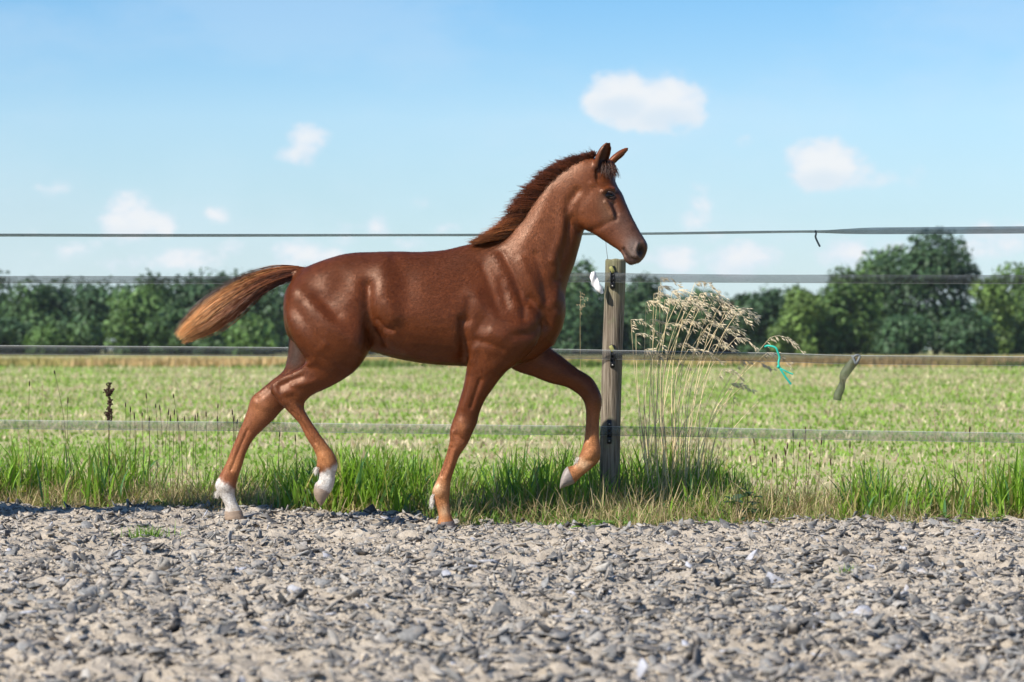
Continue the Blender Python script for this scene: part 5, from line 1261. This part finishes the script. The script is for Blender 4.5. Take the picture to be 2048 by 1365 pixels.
def make_forelock():
    n = 300
    r = np.stack([W(1206 + 22 * u + rng.normal(0, 2), 326 + 4 * u + rng.normal(0, 3), D0 - .02 - .035 * v) for u, v in rng.random((n, 2))])
    e = r.copy(); e[:, 0] += rng.normal(.006, .012, n); e[:, 2] -= .035 + .03 * rng.random(n); e[:, 1] -= .022 + .02 * rng.random(n)
    mid = (r + e) / 2; mid[:, 1] -= .018; mid[:, 2] += .012
    V, F, tt, si = strands(r, mid, e, np.full(n, .0013), 5, 3)
    a = rng.random(n)[si][:, None]; c = np.array((.035, .012, .007)) * (1 - a) + np.array((.09, .032, .013)) * a
    c = c * (.5 + .7 * tt[:, None])
    return obj('forelock', mesh_np('forelock', V, F, hair_m, True, c), FOAL)
make_forelock()
def make_tail():
    n = 7000
    sp = [(622, 545, 9), (580, 543, 13), (545, 550, 14), (510, 567, 22), (470, 597, 30), (430, 624, 33), (396, 649, 27), (358, 676, 15)]
    A = catmull(np.array(sp, float), 14); uu = np.linspace(0, 1, len(A))
    def at(u, f, g):
        c = np.stack([np.interp(u, uu, A[:, k]) for k in range(3)], -1)
        dx = np.gradient(A[:, 0]); dy = np.gradient(A[:, 1]); L = np.hypot(dx, dy)
        nx = np.interp(u, uu, -dy / L); ny = np.interp(u, uu, dx / L)      # towards the upper side
        nx, ny = -nx, -ny
        px = c[:, 0] + nx * f * c[:, 2]; py = c[:, 1] + ny * f * c[:, 2]
        Y = D0 + g * c[:, 2] * K * .75
        return np.stack(((px - 1024) * K * Y / D0, Y, CH - (py - HOR) * K * Y / D0), -1)
    ang = rng.random(n) * 2 * np.pi; rad = np.sqrt(rng.random(n)) ** .7
    f = np.cos(ang) * rad; g = np.sin(ang) * rad
    u0 = rng.random(n) ** 1.3 * .55; u1 = np.clip(u0 + .38 + .35 * rng.random(n), .3, 1.0)
    late = rng.random(n) < .72; u1 = np.where(late, .70 + .30 * rng.random(n) ** .7, u1); fly = rng.random(n) < .05; f = np.where(fly, f * 1.25, f); g = np.where(fly, g * 1.3, g)
    u1 = np.minimum(u1, 1.0 - .10 * np.maximum(0, -f) * 0)
    lock = np.round(f * 7) / 7; fe = f + (lock - f) * .65; lid_ = ((np.round(f * 7) + 8) * 7 + np.round(g * 3) + 3).astype(int) % 120; u1 = u0 + (u1 - u0) * (.80 + .24 * rng.random(120))[lid_]
    r = at(u0, f * .75, g * .75); e = at(u1, fe, g); um = (u0 + u1) / 2; mid = at(um, f * 1.02, g) * 2 - (r + e) / 2
    jit = rng.normal(0, .006, (n, 3)); e = e + jit
    V, F, tt, si = strands(r, mid, e, np.full(n, .0011), 7, 3)
    up = f; c0 = np.array((.085, .024, .012)); c1 = np.array((.35, .112, .035)); c2 = np.array((.85, .43, .15))
    long = (u0[si] + (u1 - u0)[si] * tt)
    k = np.clip(long * 1.25 - .15 - .35 * up[si] + rng.normal(0, .13, n)[si], 0, 1)
    c = np.where(k[:, None] < .5, c0 + (c1 - c0) * (k / .5)[:, None], c1 + (c2 - c1) * ((k - .5) / .5)[:, None])
    dk = ((rng.random(n) < .25))[si][:, None]; c = np.where(dk, c * .45, c)
    under = np.clip((-up[si] - .72) * 4, 0, 1)[:, None] * np.clip((long - .2) * 4, 0, 1)[:, None]; c = c * (1 - under) + np.array((.05, .02, .012)) * under  # shade along the tail's underside painted into its lowest hairs
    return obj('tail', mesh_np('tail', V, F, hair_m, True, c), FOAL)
make_tail()
def make_feather():
    for (x, y, dx, dy, yo, n, ln) in ((867, 990, -2, 30, NF, 260, 1), (1157, 918, -9, 14, FF, 220, .8), (633, 938, 0, 12, NH, 120, .7), (433, 985, 6, 14, FH, 120, .6)):
        u = rng.random(n)
        r = np.stack([W(x + rng.normal(2, 2.0) + a * dx * .35, y + a * dy * .55 - 4, D0 + yo + rng.normal(0, .009)) for a in u])
        e = r + np.stack((rng.normal(-.010, .004, n) * ln, rng.normal(0, .004, n), -(.018 + .022 * rng.random(n)) * ln), -1)
        mid = (r + e) / 2; mid[:, 0] -= .006 * ln
        V, F, tt, si = strands(r, mid, e, np.full(n, .0007), 4, 3)
        c = np.tile((.78, .72, .64), (len(V), 1)) * (.7 + .5 * rng.random(n))[si][:, None]
        obj('fetlock_hair', mesh_np('fetlock_hair', V, F, hair_m, True, c), FOAL)
make_feather()

# unseen horse added left of the frame, a foal copy, to shade the gravel
def copy_tree(o, parent=None):
    c = o.copy(); COL.objects.link(c); c.parent = parent
    for ch in list(o.children): copy_tree(ch, c)
    return c
SHADOW_CASTER = copy_tree(FOAL); SHADOW_CASTER.name = 'shadow_horse'; SHADOW_CASTER.scale = (1.28, 1.28, 1.28); SHADOW_CASTER.location = (-3.28, 12.95, .0)
for k_ in ('label', 'category', 'group', 'kind'):
    if k_ in SHADOW_CASTER: del SHADOW_CASTER[k_]
tag(SHADOW_CASTER, 'larger chestnut horse added just beyond the left edge to shade the gravel', 'shadow_horse')
